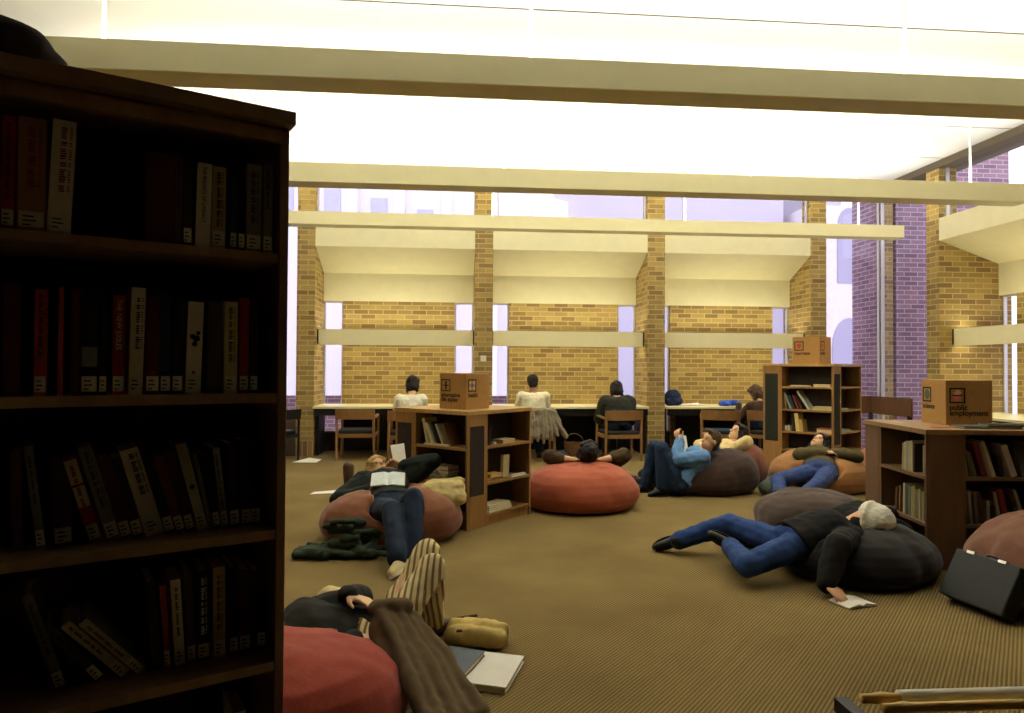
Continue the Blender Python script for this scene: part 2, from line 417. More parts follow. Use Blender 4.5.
def book(size, rgb, loc, rz, lean=0, label=None, group=None, sticker=False, title=None, tcol=(30, 26, 24), full=False, blob=None, band=None, dot=False):
    """a book standing on its lower edge; spine faces local -y"""
    t, d, h = size; key = 'cloth binding %d %d %d' % tuple(rgb); m = mat(key, rgb, .6, .1, 40)
    z = t*sin(lean) if lean > 0 else 0
    cv = M().box(0, t, 0, .003, 0, h).box(0, .003, .0031, d, 0, h).box(t-.003, t, .0031, d, 0, h)
    pg = M().box(.0032, t-.0032, .0032, d-.004, .004, h-.004)
    if not full:
        cv.add(pg.v, pg.f, 1); o = cv.build('book', [m, PAGES])
        o.location = loc+V((0, 0, z)); o.rotation_euler = (0, lean, rz)
        return tag(o, label, 'book', group)
    r = thing('book', label, 'book', loc+V((0, 0, z)), rz, group); r.rotation_euler = (0, lean, rz)
    cv.build('cover', m, r, uv=False); pg.build('page_block', PAGES, r, uv=False)
    if sticker:
        k = M().box(t*.06, t*.94, -.0006, -.0001, .008, .042).build('call_label', mat('call label paper', (216, 214, 196), .7, .04, 40), r, uv=False)
        b = M()
        for i in range(3):
            w = t*(.5, .6, .35)[i]*.8; b.box(t*.2, t*.2+w, -.0009, -.0007, .032-.009*i-.002, .032-.009*i+.001)
        b.build('call_number', INK, k, uv=False)
    if dot: M().ell((t*.5, -.0006, .05), ((.004,0,0), (0,0,.004), (0,.0006,0)), 8, 5).build('red_dot', mat('red sticker', (190, 40, 30)), r, uv=False)
    if band:
        for z0, z1, c in band: M().box(t*.04, t*.96, -.0005, -.0001, z0*h, z1*h).build('spine_band', mat('spine band %d %d %d' % c, c, .6), r, uv=False)
    if title:
        ink = mat('spine print %d %d %d' % tcol, tcol, .6, .02)
        if title == '*':       # lettering too small to read: rows of short strokes
            b = M(); q = h*random.uniform(.9, .95); end = h*random.uniform(.3, .5); x0 = random.uniform(.3, .4)
            while q > end:
                for _ in range(random.randint(2, 6)):
                    l = random.uniform(.0025, .0045)
                    b.box(t*x0, t*(x0+random.uniform(.2, .3)), -.0007, -.0003, q-l, q)
                    if t > .026: b.box(t*(x0+.36), t*(x0+.48), -.0007, -.0003, q-l*.7, q)
                    q -= l+.0016
                q -= .005
            b.build('title_print', ink, r, uv=False)
        else:
            s = t*.62 if len(title) < 12 else t*.5
            s = min(s, h*.62/(len(title)*.6))
            lettering(title, s*1.25, ink, (0,0,-1), (1,0,0), (t*.5-s*.42, -.0004, h*.96), r, 'title_lettering')
    if blob:
        b = M()
        for u, v, rr in blob: b.ell((t*u, -.0006, h*v), ((rr,0,0), (0,0,rr), (0,.0006,0)), 10, 5)
        b.build('spine_emblem', INK, r, uv=False)
    return r
ORD = ['first', 'second', 'third', 'fourth', 'fifth', 'sixth', 'seventh', 'eighth', 'ninth', 'tenth', 'eleventh', 'twelfth', 'thirteenth', 'fourteenth', 'fifteenth', 'sixteenth', 'seventeenth', 'eighteenth', 'nineteenth', 'twentieth']
def cname(c):
    r, g, b = c; v = max(c)
    if v-min(c) < 34: return 'white' if v > 185 else 'grey' if v > 105 else 'charcoal' if v > 52 else 'black'
    if r >= g >= b:
        if r > 180 and g > 150: return 'cream'
        if r-g > 60: return 'red' if r < 190 or g < 70 else 'orange'
        if r > 130: return 'tan'
        return 'brown' if g > r*.55 else 'maroon'
    if g >= r: return 'green' if g > b else 'teal'
    return 'blue'
red, mar, wht, blk, gry, tan, brn, grn, blu, crm, org = (150,40,30), (84,30,26), (222,216,200), (30,28,28), (128,126,116), (190,166,104), (96,62,44), (52,62,50), (40,46,74), (206,190,140), (176,72,36)
rows = dict(
A=[(.296,.026,.24,0,mar,1,0),(.327,.023,.239,0,red,1,'*'),(.354,.050,.243,0,(158,118,88),1,'R'),(.406,.043,.248,2,wht,1,'R'),(.593,.060,.210,0,mar,0,0),(.655,.014,.217,0,brn,0,'*'),(.672,.019,.209,0,(60,50,42),1,'*'),(.698,.032,.202,1,wht,0,'THE POLITICS OF LITERACY'),(.735,.030,.199,0,tan,1,'*'),(.776,.015,.187,0,grn,1,0),(.794,.016,.197,0,blk,1,0),(.813,.036,.219,0,gry,1,'*'),(.853,.023,.225,0,gry,1,'*')],
B=[(.30,.03,.23,0,blk,0,0),(.335,.03,.24,0,mar,0,0),(.388,.023,.228,0,org,1,'*'),(.430,.010,.234,0,org,0,0),(.454,.015,.232,0,mar,0,0),(.472,.033,.242,0,blk,1,'G'),(.507,.015,.222,0,blk,1,0),(.532,.024,.224,0,red,1,'THE NEW EXILES'),(.564,.028,.244,1,wht,1,'*'),(.598,.028,.227,0,mar,1,'D'),(.628,.022,.234,0,blu,1,0),(.653,.022,.231,0,blk,1,0),(.680,.034,.218,1.5,wht,1,'B'),(.728,.034,.221,0,(70,66,56),0,0),(.766,.030,.223,0,crm,1,'*'),(.801,.022,.235,0,red,1,0),(.826,.018,.216,0,(44,42,36),1,0)],
C=[(.346,.021,.217,-2,brn,0,0),(.390,.017,.229,-7,gry,1,'*'),(.421,.036,.201,-3,(52,30,26),1,0),(.489,.026,.202,-16,red,1,'W'),(.524,.027,.227,-16,gry,1,'*'),(.553,.022,.195,-15,mar,1,0),(.577,.022,.196,-15,(50,46,40),1,0),(.603,.039,.213,-16,(214,206,186),1,'*'),(.645,.022,.202,-16,blk,1,0),(.669,.020,.192,-16,(120,60,40),1,0),(.691,.019,.199,-15,mar,1,0),(.716,.023,.221,-14,(200,192,176),1,'O'),(.741,.009,.193,-12,gry,0,0),(.752,.016,.189,-10,blk,1,0),(.770,.016,.202,-7,(150,152,132),1,'*'),(.789,.024,.212,-4,(48,30,28),1,0),(.816,.024,.216,-2,(36,50,54),1,0),(.845,.025,.205,-1,blk,1,0)],
D=[(.421,.021,.230,-17,(96,96,84),1,'*'),(.500,.020,.173,-37,(70,66,58),1,'*'),(.548,.022,.185,-41,(196,190,180),1,'*'),(.582,.020,.185,-41,(190,186,172),1,'*'),(.612,.022,.215,-5,(56,58,50),0,0),(.638,.014,.201,-4,org,1,0),(.662,.022,.210,-4,wht,1,'*'),(.689,.019,.222,-3,brn,1,0),(.711,.028,.222,-1,blk,1,'WH'),(.748,.028,.225,-1,tan,1,'*'),(.785,.021,.220,-1,blk,1,0),(.809,.027,.211,-1,mar,1,0),(.838,.025,.205,-1,blk,0,0),(.868,.025,.160,-1,blk,1,0)],
E=[(.827,.029,.200,-4,wht,1,'*')])
sname = dict(A='top', B='second', C='third', D='fourth', E='lowest visible')
dep = dict(A=.022, B=.022, C=.085, D=.10, E=.10)
for k, row in rows.items():
    n = len(row); end = -1
    for i, (x, t, h, ln, c, st, ti) in enumerate(row):
        side = '%s from the left' % ORD[i] if i < n/2 else ('rightmost' if i == n-1 else '%s from the right' % ORD[n-1-i])
        state = 'leaning' if abs(ln) > 10 else 'upright'
        lb = '%s %s book, %s on the %s shelf of the tall bookcase' % (state, cname(c), side, sname[k])
        if k == 'E': lb = 'white book alone on the lowest visible shelf of the tall bookcase'
        if ti == 'THE NEW EXILES': lb = 'red book titled THE NEW EXILES on the second shelf of the tall bookcase'
        if ti == 'THE POLITICS OF LITERACY': lb = 'white book with a black politics title on the top shelf of the tall bookcase'
        kw = {}
        if ti == 'R': kw = dict(title='*', tcol=(140, 30, 24)); ti = 0
        if ti == 'G': kw = dict(band=[(.26, .44, (128, 134, 122))]); ti = 0
        if ti == 'D': kw = dict(dot=True); ti = 0
        if ti == 'B': kw = dict(blob=[(.35, .62, .006), (.6, .6, .008), (.5, .54, .006), (.7, .66, .005)], dot=True); ti = 0
        if ti == 'W': kw = dict(band=[(.42, .66, (214, 190, 170)), (.69, .97, (214, 190, 170))], title='*', tcol=(120, 40, 30)); ti = 0
        if ti == 'O': kw = dict(blob=[(.5, .5, .006)]); ti = 0
        if ti == 'WH': kw = dict(title='*', tcol=(220, 216, 200)); ti = 0
        p = CASE_R @ V((x+.03+dict(C=.007, D=.016).get(k, 0)*(i < n-1), dep[k], SH[k]+.0005))
        if title_arg := ti: kw['title'] = title_arg; kw['tcol'] = (226, 216, 196) if title_arg == 'THE NEW EXILES' else (30, 26, 24)
        book((t, .155+random.uniform(-.01, .012), h), c, p, radians(28), radians(ln), lb, 'books on the %s shelf of the tall bookcase' % sname[k], bool(st), full=True, **kw)
# dark cloth bundle on top of the tall bookcase
b = M()
for a, c, r in (((.36,.12,2.08),(.62,.14,2.07),.075), ((.3,.16,2.20),(.50,.13,2.19),.09), ((.2,.1,2.16),(.42,.16,2.30),.10), ((.2,.1,2.3),(.34,.16,2.36),.08), ((.5,.1,2.06),(.68,.16,2.045),.045)):
    b.cap(a, c, r, r*.8)
tag(obj('cloth_bundle', remesh(b, .012, 2, ((.008, 14),)), mat('dark brown cloth', (44, 32, 24), .95, .2, 20)), 'dark cloth bundle lying on top of the tall bookcase', 'bundle')
o = bpy.data.objects['cloth_bundle']; o.location = (-1.47, 1.205, 0); o.rotation_euler = (0, 0, radians(28))
# ------------------------------------------------------------------ low bookcase islands
def island(loc, ang, S, zt, shelves, label, felt, w=OAK, top=OAKT):
    """four shelf units in a pinwheel under one top; each face shows an end panel, then open shelves"""
    t = thing('island_bookcase', label, 'bookcase', (*loc, 0), pi/2-radians(ang), 'low island bookcases')
    maps = [lambda u, q: (u, q), lambda u, q: (q, S-u), lambda u, q: (S-u, S-q), lambda u, q: (S-q, u)]
    e = .24
    def bx(b, mp, u0, u1, w0, w1, z0, z1, m=0):
        p = [mp(u0, w0), mp(u1, w0), mp(u1, w1), mp(u0, w1)]
        return b.hexa([(*q, z0) for q in p]+[(*q, z1) for q in p], m)
    M().box(-.008, S+.008, -.008, S+.008, zt-.034, zt).build('counter_top', top, t, bevel=.003)
    for mp in maps:
        bx(M(), mp, 0, e, .003, .022, 0, zt-.035).build('end_panel', w, t)
        if felt: bx(M(), mp, .03, e-.03, -.004, .0028, zt*.28, zt-.13).build('felt_panel', felt, t, bevel=.003)
        for u0, u1 in ((e, e+.02), (S-.022, S-.0)): bx(M(), mp, u0, u1, .004 if u0 == e else .0232, e-.012, 0, zt-.035).build('side_panel', w, t)
        bx(M(), mp, e+.021, S-.023, e-.03, e-.014, .0, zt-.035).build('back_panel', DARKI, t)
        for z in shelves: bx(M(), mp, e+.021, S-.023, .004, e-.031, z-.022, z).build('shelf', w, t)
        bx(M(), mp, e+.021, S-.023, .02, .04, 0, shelves[-1]-.023).build('plinth', w, t)
    R = Matrix.Translation((*loc, 0)) @ Matrix.Rotation(pi/2-radians(ang), 4, 'Z')
    def at(face, u, q, z):
        p = maps[face](u, q); return R @ V((*p, z))
    rz = (pi/2-radians(ang))
    return at, (rz, rz-pi/2)
def put(isl, face, u, z, t, h, c, lean=0, label='', group=None, q=.03, d=.15):
    at, rz = isl
    return book((t, d, h), c, at(face, u, q, z+.0005), rz[face], radians(lean), label, group)
def flat(isl, face, u, z, wd, dp, th, c, yaw, label, cat='book', name='book', q=.04, group=None, m=None):
    """a book or papers lying flat"""
    at, rz = isl; b = M()
    if name == 'book':
        b.box(0, wd, 0, dp, 0, .003).box(0, wd, 0, dp, th-.003, th).box(0, wd, dp-.003, dp, .003, th-.003).box(.004, wd-.004, .004, dp-.004, .0031, th-.0031, 1)
        mm = [mat('cloth binding %d %d %d' % tuple(c), c, .6, .1, 40), PAGES]
    else:
        for k in range(4): b.box(.006*k, wd-.004*k, .004*k, dp-.003*k, th*k/4, th*(k+.8)/4)
        mm = [mat('loose paper %d %d %d' % tuple(c), c, .75, .05, 20)]
    o = b.build(name, mm); o.location = at(face, u, q, z+.0005); o.rotation_euler = (0, 0, rz[face]+yaw)
    return tag(o, label, cat, group)

I1 = island((.11, 5.65), 43, .88, .99, (.68, .37, .1), 'low oak island bookcase with charcoal felt panels, left of the red bean bag', FABP)
I2 = island((4.75, 8.2), 52, .93, 1.43, (1.13, .83, .54, .3, .08), 'tall oak island bookcase with green-black felt panels beside the right-hand window', FABP2)
I3 = island((3.19, 4.37), 98, .9, .95, (.63, .31, .06), 'plain oak island bookcase at the right edge behind the black bean bag', None, wood('brown oak veneer', (114, 86, 60)), wood('brown oak top', (152, 120, 78), .4))

# -- contents of the left island: left face (1) and right face (0)
g = 'books on the left-hand face of the low island bookcase'
a = "on the left island's upper left-hand shelf"
put(I1, 1, .29, .68, .022, .19, (44,38,34), 0, 'dark upright book '+a, g)
put(I1, 1, .365, .68, .03, .23, (196,182,136), -14, 'tall cream book leaning left, first leaning one '+a, g)
put(I1, 1, .43, .68, .034, .2, (206,192,146), -26, 'pale book leaning left, second leaning one '+a, g)
put(I1, 1, .50, .68, .028, .21, (46,44,40), -28, 'black book leaning left between pale ones '+a, g)
put(I1, 1, .56, .68, .022, .2, (176,164,130), -28, 'grey-white leaning book '+a, g)
put(I1, 1, .63, .68, .02, .2, (122,84,50), -24, 'tan brown leaning book nearest the corner '+a, g)
flat(I1, 1, .36, .68, .3, .028, .016, (222,212,176), 0, 'thin pale booklet lying along the front edge '+a, q=.002, group=g)
a = "on the left island's middle left-hand shelf"
put(I1, 1, .29, .37, .026, .22, (36,40,34), 0, 'dark upright book at the left end '+a, g)
put(I1, 1, .335, .37, .026, .21, (140,44,30), 0, 'red upright book '+a, g)
for k, (c, w_) in enumerate((((120,110,84),.22), ((150,138,104),.2), ((104,92,70),.21), ((140,128,98),.19))):
    flat(I1, 1, .39+.01*k, .37+.033*k, w_, .15, .031, c, .05*(k % 2), '%s book lying in the flat stack %s' % (['lowest', 'second lowest', 'second highest', 'topmost'][k], a), group=g)
put(I1, 1, .62, .37, .02, .2, (170,156,116), -52, 'pale book leaning steeply '+a, g, q=.012)
flat(I1, 1, .66, .37, .18, .13, .03, (180,170,130), .1, 'pale book lying flat by the corner '+a, group=g)
g = 'things on the right-hand face of the low island bookcase'
a = "on the left island's top right-hand shelf"
put(I1, 0, .27, .68, .018, .09, (206,178,92), 0, 'small yellow book '+a, g)
put(I1, 0, .31, .68, .024, .17, (50,42,36), 4, 'dark upright book '+a, g)
flat(I1, 0, .52, .68, .2, .12, .03, (214,196,142), .1, 'cream book lying flat '+a, group=g)
flat(I1, 0, .40, .68, .06, .05, .022, (222,216,206), .3, 'small white packet '+a, 'packet', 'paper_packet', group=g)
a = "on the left island's middle right-hand shelf"
put(I1, 0, .54, .37, .085, .2, (196,184,140), 3, 'cream book standing face out '+a, g, q=.06, d=.03)
flat(I1, 0, .28, .37, .13, .13, .022, (178,46,32), .2, 'red book lying flat '+a, group=g)
flat(I1, 0, .36, .392, .15, .11, .03, (222,186,84), -.1, 'yellow book lying across the red one '+a, group=g, q=.05)
flat(I1, 0, .60, .37, .24, .05, .022, (226,220,200), .04, 'white pamphlets lying flat '+a, 'papers', 'loose_papers', group=g, q=.006)
flat(I1, 0, .29, .1, .36, .16, .06, (226,216,178), .1, 'heap of cream papers on the lowest shelf of the left island bookcase', 'papers', 'loose_papers', group=g, q=.005)

# -- tall island: front-left face (1), right face (0)
g = 'things on the shelves of the tall island bookcase'
a = 'on the top shelf of the tall island bookcase'
flat(I2, 1, .34, 1.13, .26, .1, .02, (206,196,160), .05, 'pale booklets lying at the left '+a, 'papers', 'loose_papers', group=g)
flat(I2, 1, .66, 1.13, .22, .12, .035, (214,200,150), -.05, 'cream book lying flat at the right '+a, group=g)
a = 'on the second shelf of the tall island bookcase'
for k, (u, t, h, c, ln) in enumerate(((.285,.028,.2,(156,124,80),-6), (.35,.022,.24,(146,166,150),-22), (.40,.026,.2,(40,62,66),-24), (.455,.022,.2,(120,46,34),-24), (.50,.02,.19,(60,42,34),-24), (.59,.026,.28,(176,180,156),-34))):
    put(I2, 1, u, .83, t, h, c, ln, '%s leaning %s book from the left %s' % (ORD[k], cname(c), a), g, q=.05)
flat(I2, 1, .64, .83, .25, .16, .05, (206,196,140), .0, 'crumpled pale papers at the right '+a, 'papers', 'loose_papers', group=g)
a = "on the tall island's third shelf"
put(I2, 1, .385, .54, .034, .24, (46,34,28), -4, 'dark brown upright book '+a, g)
put(I2, 1, .44, .54, .05, .24, (214,194,116), -6, 'tall yellow upright book '+a, g)
put(I2, 1, .50, .54, .036, .16, (190,164,96), -8, 'short tan book beside the tall yellow one '+a, g)
put(I2, 1, .29, .54, .024, .07, (214,206,186), 0, 'small white packet at the left end '+a, g, d=.05)
put(I2, 1, .33, .54, .026, .075, (206,200,184), 0, 'second small white packet from the left '+a, g, d=.05)
flat(I2, 1, .70, .54, .19, .15, .06, (198,92,50), 0, 'orange book lying flat at the right end '+a, group=g)
flat(I2, 0, .30, .83, .3, .12, .02, (206,206,196), 0, 'white papers on the upper shelf of the tall island, narrow right face', 'papers', 'loose_papers', group=g)
flat(I2, 0, .28, .54, .4, .12, .03, (176,176,162), 0, 'grey papers on the lower shelf of the tall island, narrow right face', 'papers', 'loose_papers', group=g)

# -- right island
g = 'books on the left-hand face of the right island bookcase'
def rowof(face, z, seq, where, g, isl=I3):
    n = len(seq)
    for k, (u, t, h, c, ln) in enumerate(seq):
        side = '%s from the left' % ORD[k] if k < n/2 else ('rightmost' if k == n-1 else '%s from the right' % ORD[n-1-k])
        put(isl, face, u, z, t, h, c, ln, '%s book, %s on the %s' % (cname(c), side, where), g)
rowof(1, .63, [(.52,.024,.19,(150,136,100),2), (.55,.022,.2,(176,166,124),1), (.576,.03,.21,(140,144,128),0), (.61,.03,.21,(164,160,134),0), (.642,.02,.22,(190,176,120),0), (.67,.02,.2,(60,50,40),0), (.80,.034,.2,(132,122,92),0)], 'upper shelf of the right island, left face', g)
rowof(1, .31, [(.42,.02,.17,(96,60,40),3), (.47,.018,.19,(120,86,56),3), (.53,.022,.22,(170,162,124),2), (.56,.03,.2,(70,84,78),0), (.60,.03,.21,(96,108,96),0), (.64,.02,.21,(170,150,96),0), (.668,.022,.22,(156,140,92),0), (.70,.03,.2,(120,116,90),0), (.74,.024,.21,(164,150,104),0), (.78,.03,.2,(140,128,90),0)], 'lower shelf of the right island, left face', g)
g = 'books on the right-hand face of the right island bookcase'
rowof(0, .63, [(.275,.02,.16,(150,136,96),-8), (.31,.016,.18,(116,110,92),-12), (.335,.016,.17,(126,120,100),-14), (.385,.03,.24,(120,44,36),-16), (.425,.022,.24,(150,134,108),-16), (.455,.02,.25,(196,184,150),-18), (.50,.026,.12,(40,36,32),-6), (.575,.04,.22,(190,184,166),-18), (.62,.024,.2,(56,50,44),-10), (.66,.036,.24,(170,160,130),0), (.71,.03,.22,(90,74,56),0), (.76,.03,.23,(130,60,46),0)], 'upper shelf of the right island, right face', g)
rowof(0, .31, [(.272,.02,.2,(110,104,92),-3), (.305,.018,.22,(150,142,126),-4), (.34,.022,.21,(92,86,76),-5), (.375,.024,.22,(70,34,30),-8), (.41,.02,.16,(150,142,120),0), (.445,.03,.13,(44,40,36),-6), (.49,.022,.22,(140,128,112),-10), (.53,.034,.24,(124,40,34),-12), (.585,.03,.12,(60,52,44),0), (.65,.02,.24,(150,142,118),-16), (.69,.028,.2,(60,48,40),-4), (.74,.03,.22,(110,60,44),0)], 'lower shelf of the right island, right face', g)

# ------------------------------------------------------------------ cubic sign boxes on the islands
def frame_sq(b, a, up, c, w, h, th):
    a, up, c = V(a), V(up), V(c); n = a.cross(up)*.0012
    for s in (-1, 1):
        p = c+a*s*(w/2-th/2); q = c+up*s*(h/2-th/2)
        for o_, l, e in ((p, up*h/2, a*th/2), (q, a*w/2, up*th/2)):
            b.hexa([o_-l-e, o_+l-e, o_+l+e, o_-l+e, o_-l-e+n, o_+l-e+n, o_+l+e+n, o_-l+e+n])
def disc(b, c, a, up, r1, r2):
    a, up = V(a), V(up); b.ell(V(c), (a*r1, up*r2, a.cross(up)*.0015), 14, 5)
PINK = mat('pink print', (226, 120, 120), .7, .03); LILAC = mat('lilac print', (150, 120, 196), .7, .03); REDP = mat('red print', (206, 62, 62), .7, .03); GREENP = mat('green print', (84, 104, 84), .7, .03); PALEP = mat('peach print', (232, 186, 150), .7, .03); YELP = mat('yellow print', (214, 190, 96), .7, .03)
def signbox(corner, ang, z, s, label, faces):
    t = thing('sign_box', label, 'sign', (*corner, z), pi/2-radians(ang))
    M().box(0, s, 0, s, .0005, s).build('box_body', BOXM, t, bevel=.003)
    for k, (sym, words) in enumerate(faces):
        a, up = ((1,0,0), (0,0,1)) if k == 0 else ((0,-1,0), (0,0,1))
        def P(u, v, e=.0003): return (u, -e, v) if k == 0 else (-e, s-u, v)
        W_ = s*.34; cu, cv = s*.075+W_/2, s*.66
        b = M(); frame_sq(b, a, up, P(cu, cv), W_, W_, s*.03); b.build('sign_frame', INK, t, uv=False)
        def dsc(u, v, r1, r2, m, nm='sign_emblem'):
            b = M(); disc(b, P(cu+u*W_, cv+v*W_, .0004), a, up, r1*W_, r2*W_); b.build(nm, m, t, uv=False)
        if sym == 'cross':
            for u, v, r1, r2, m in ((0,.2,.07,.2,LILAC),(0,-.2,.07,.2,LILAC),(.2,0,.2,.06,LILAC),(-.2,0,.2,.06,LILAC),(0,.01,.1,.1,INK)): dsc(u, v, r1, r2, m)
            for u in (-.24, .24):
                for v in (-.24, .24): dsc(u, v, .13, .13, YELP)
        if sym == 'figure':
            for u, v, r1, r2 in ((0,.25,.1,.12),(0,-.05,.09,.36),(0,0,.38,.05),): dsc(u, v, r1, r2, INK)
        if sym == 'heart':
            for u, v, r1, r2 in ((-.11,.1,.16,.16),(.11,.1,.16,.16),(0,-.06,.17,.2),(0,-.18,.07,.12)): dsc(u, v, r1, r2, REDP)
        if sym == 'disc':
            dsc(0, 0, .34, .34, GREENP); dsc(0, 0, .24, .24, YELP); dsc(0, 0, .14, .14, GREENP)
        if sym == 'hands':
            for u, v, r1, r2, m in ((0,.2,.26,.16,PALEP),(-.14,.24,.1,.1,LILAC),(0,0,.4,.035,INK),(0,-.2,.26,.16,PINK),(.14,-.22,.1,.1,LILAC)): dsc(u, v, r1, r2, m)
        for i, wd in enumerate(words):
            lettering(wd, s*.165, INK, a, up, P(s*.075, s*.34-.125*s*i), t, 'sign_lettering', depth=.001, bold=.0011)
    return t
signbox((.10, 5.87), 42, .99, .315, 'cubic board sign box on the left island bookcase', [('cross', ['health']), ('figure', ['alternative', 'life styles'])])
signbox((4.74, 8.5), 52, 1.43, .36, 'cubic board sign box with a red heart on the tall island bookcase', [('heart', ['family']), ('heart', ['marriage'])])
signbox((3.60, 4.72), 98, .95, .33, 'cubic board sign box on the right island bookcase', [('hands', ['public', 'employment']), ('disc', ['science'])])
# papers and folders on the right island's top
flat(I3, 0, .12, .95, .16, .06, .006, (214,120,96), .12, 'thin red and white leaflet on the right island bookcase top', 'leaflet', 'leaflet', q=.12)
flat(I3, 0, .29, .95, .40, .16, .018, (70, 84, 84), .04, 'slate blue folder lying on the right island bookcase top', 'book', 'book', q=.07)
flat(I3, 0, .46, .9685, .36, .15, .014, (44, 50, 50), -.05, 'dark folder on top of the slate blue one on the right island', 'book', 'book', q=.08)
flat(I3, 1, .16, .95, .2, .05, .004, (206,196,160), .0, 'slim pale booklet at the far edge of the right island bookcase top', 'leaflet', 'leaflet', q=.1)

# ------------------------------------------------------------------ chairs
def chair(loc, rz, label, g='wooden library armchairs', seatc=(48, 44, 42)):
    """wooden armchair, sitter faces local +y"""
    t = thing('wooden_armchair', label, 'chair', (*loc, 0), rz, g)
    w, d = .27, .25
    for s in (-1, 1):
        M().bar((s*w, -d, 0), (s*(w-.01), -d-.02, .7), .032, .034).build('leg', CHAIRW, t, bevel=.004)
        M().bar((s*w, d, 0), (s*w, d, .63), .032, .034).build('leg', CHAIRW, t, bevel=.004)
        M().bar((s*w, -d+.016, .62), (s*w, d+.03, .645), .045, .026).build('armrest', CHAIRW, t, bevel=.004)
        M().bar((s*w, -d+.02, .36), (s*w, d-.02, .36), .022, .05).build('side_rail', CHAIRW, t)
    M().bar((-w+.018, -d, .36), (w-.018, -d, .36), .022, .055).build('back_rail', CHAIRW, t)
    M().bar((-w+.018, d, .37), (w-.018, d, .37), .022, .05).build('front_rail', CHAIRW, t)
    b = M(); rings = []
    for k in range(9):
        x = -w-.012+(2*w+.024)*k/8; y = -d-.03-.045*(1-(2*k/8-1)**2)
        rings.append([(x, y-.008, .60), (x, y+.008, .60), (x, y-.014+.008, .745), (x, y-.014-.008, .745)])
    b.loft(rings).build('backrest', CHAIRW, t, smooth=False, bevel=.003)
    b = M(); b.box(-w+.02, w-.02, -d+.02, d-.005, .385, .44); b.build('seat_cushion', mat('seat cloth %d %d %d' % seatc, seatc, .95, .2, 60), t, bevel=.018)
    return t
chair((-1.43, 10.28), 0, 'empty wooden armchair pushed under the counter of the left bay')
chair((-.66, 10.0), 0, 'wooden armchair under the reader in the white top')
chair((1.17, 9.98), 0, 'wooden armchair with the grey jacket on its back')
chair((2.45, 10.02), .04, 'wooden armchair under the reader in the dark green jacket')
chair((4.02, 10.05), -.35, 'empty wooden armchair at the counter of the right bay', seatc=(38, 52, 66))
chair((4.75, 9.85), -.75, 'wooden armchair half hidden by the tall island bookcase')
c = chair((-2.62, 10.05), .9, 'dark upholstered chair in the left corner behind the brick pier', None, (26, 22, 22))
for ch in c.children:
    for i in range(len(ch.data.materials)): ch.data.materials[i] = BLACK

# wall plate on a pier
t = thing('wall_switch', 'small white wall switch plate on the second brick pier', 'switch', (.44, YB-.001, 1.50))
M().box(-.045, .045, -.01, 0, -.045, .045).build('plate', PAPER, t, bevel=.003); M().box(-.012, .012, -.016, -.0101, -.018, .018).build('rocker', CREAM, t)

# newspaper rack at lower right: bamboo sticks on a dark rack
t = thing('newspaper_rack', 'low dark newspaper rack under the bamboo sticks at lower right', 'rack', (1.0, 1.38, 0))
for x in (-.125, .75):
    M().bar((x, -.2, .0), (x, .02, .575), .03, .05).build('upright', BLACK, t); M().bar((x, .22, 0), (x, .0, .575), .03, .05).build('upright', BLACK, t)
    M().bar((x, -.14, .595), (x, .105, .595), .03, .03).build('top_bar', BLACK, t)
BAM = mat('bamboo', (214, 176, 96), .45, .18, 8, .05)
for k, (x0, x1, y, z, white) in enumerate(((.905, 1.78, 1.45, .622, True), (.925, 1.78, 1.405, .622, False))):
    r = thing('newspaper_stick', ['bamboo newspaper stick with a white newspaper clamped on it', 'bare bamboo newspaper stick nearest the bottom edge'][k], 'stick', (x0, y, z), -.02+.01*k, 'bamboo newspaper sticks')
    L = x1-x0; pts, rs = [], []
    for i in range(41):
        u = L*i/40; pts.append((u, 0, 0)); rs.append(.0105+.0035*max(0, 1-abs(((u-.045) % .2)-.0)/.012) + .0035*max(0, 1-abs(.2-((u-.045) % .2))/.012))
    M().tube(pts, rs, 12).build('bamboo_rod', BAM, r, smooth=True)
    if white:
        b = M(); rings = []
        for u in (.085, .09, .4, L-.01):
            rings.append([(u, .0155*cos(q), .0155*sin(q)+.001) for q in [2*pi*i/14 for i in range(14)]])
        b.loft(rings); b.build('rolled_newspaper', PAPER, r, smooth=True)
# ------------------------------------------------------------------ people
def ik(S, W, L1, L2, pole):
    S, W, pole = V(S), V(W), V(pole); d = (W-S).length; mx = (L1+L2)*.998
    if d > mx:
        k = min(1.07, d/mx); L1 *= k; L2 *= k; mx = (L1+L2)*.998
        if d > mx: W = S+(W-S)*(mx/d); d = mx
    t = (W-S).normalized(); a = (L1*L1-L2*L2+d*d)/(2*d); h = math.sqrt(max(0, L1*L1-a*a))
    p = pole-t*pole.dot(t); p = p.normalized() if p.length > 1e-4 else t.orthogonal().normalized()
    return S+t*a+p*h, W
def spine(P, N, lp, lc, sec, off=0, bend=None):
    """elliptical rings from pelvis to neck; sec = (s, half width, half depth)"""
    P, N = V(P), V(N); rings = []; mid = (P+N)/2+(V(bend) if bend else V((0,0,0)))
    def pt(s):
        return P*(1-s)**2+mid*2*s*(1-s)+N*s*s if 0 <= s <= 1 else (P+(mid-P)*2*s if s < 0 else N+(N-mid)*2*(s-1))
    for s, w, d in sec:
        c = pt(s); t = (pt(s+.02)-pt(s-.02)).normalized(); l = V(lp).lerp(V(lc), max(0, min(1, s))); l = (l-t*l.dot(t)).normalized(); f = l.cross(t)
        rings.append([c+l*(w+off)*cos(q)+f*(d+off)*sin(q) for q in [2*pi*i/20 for i in range(20)]])
    return rings
BODY = ((-.17,.07,.06), (-.13,.13,.095), (0,.165,.118), (.2,.15,.108), (.38,.138,.102), (.6,.158,.115), (.78,.17,.115), (.9,.15,.095), (.98,.085,.07), (1.02,.055,.055))
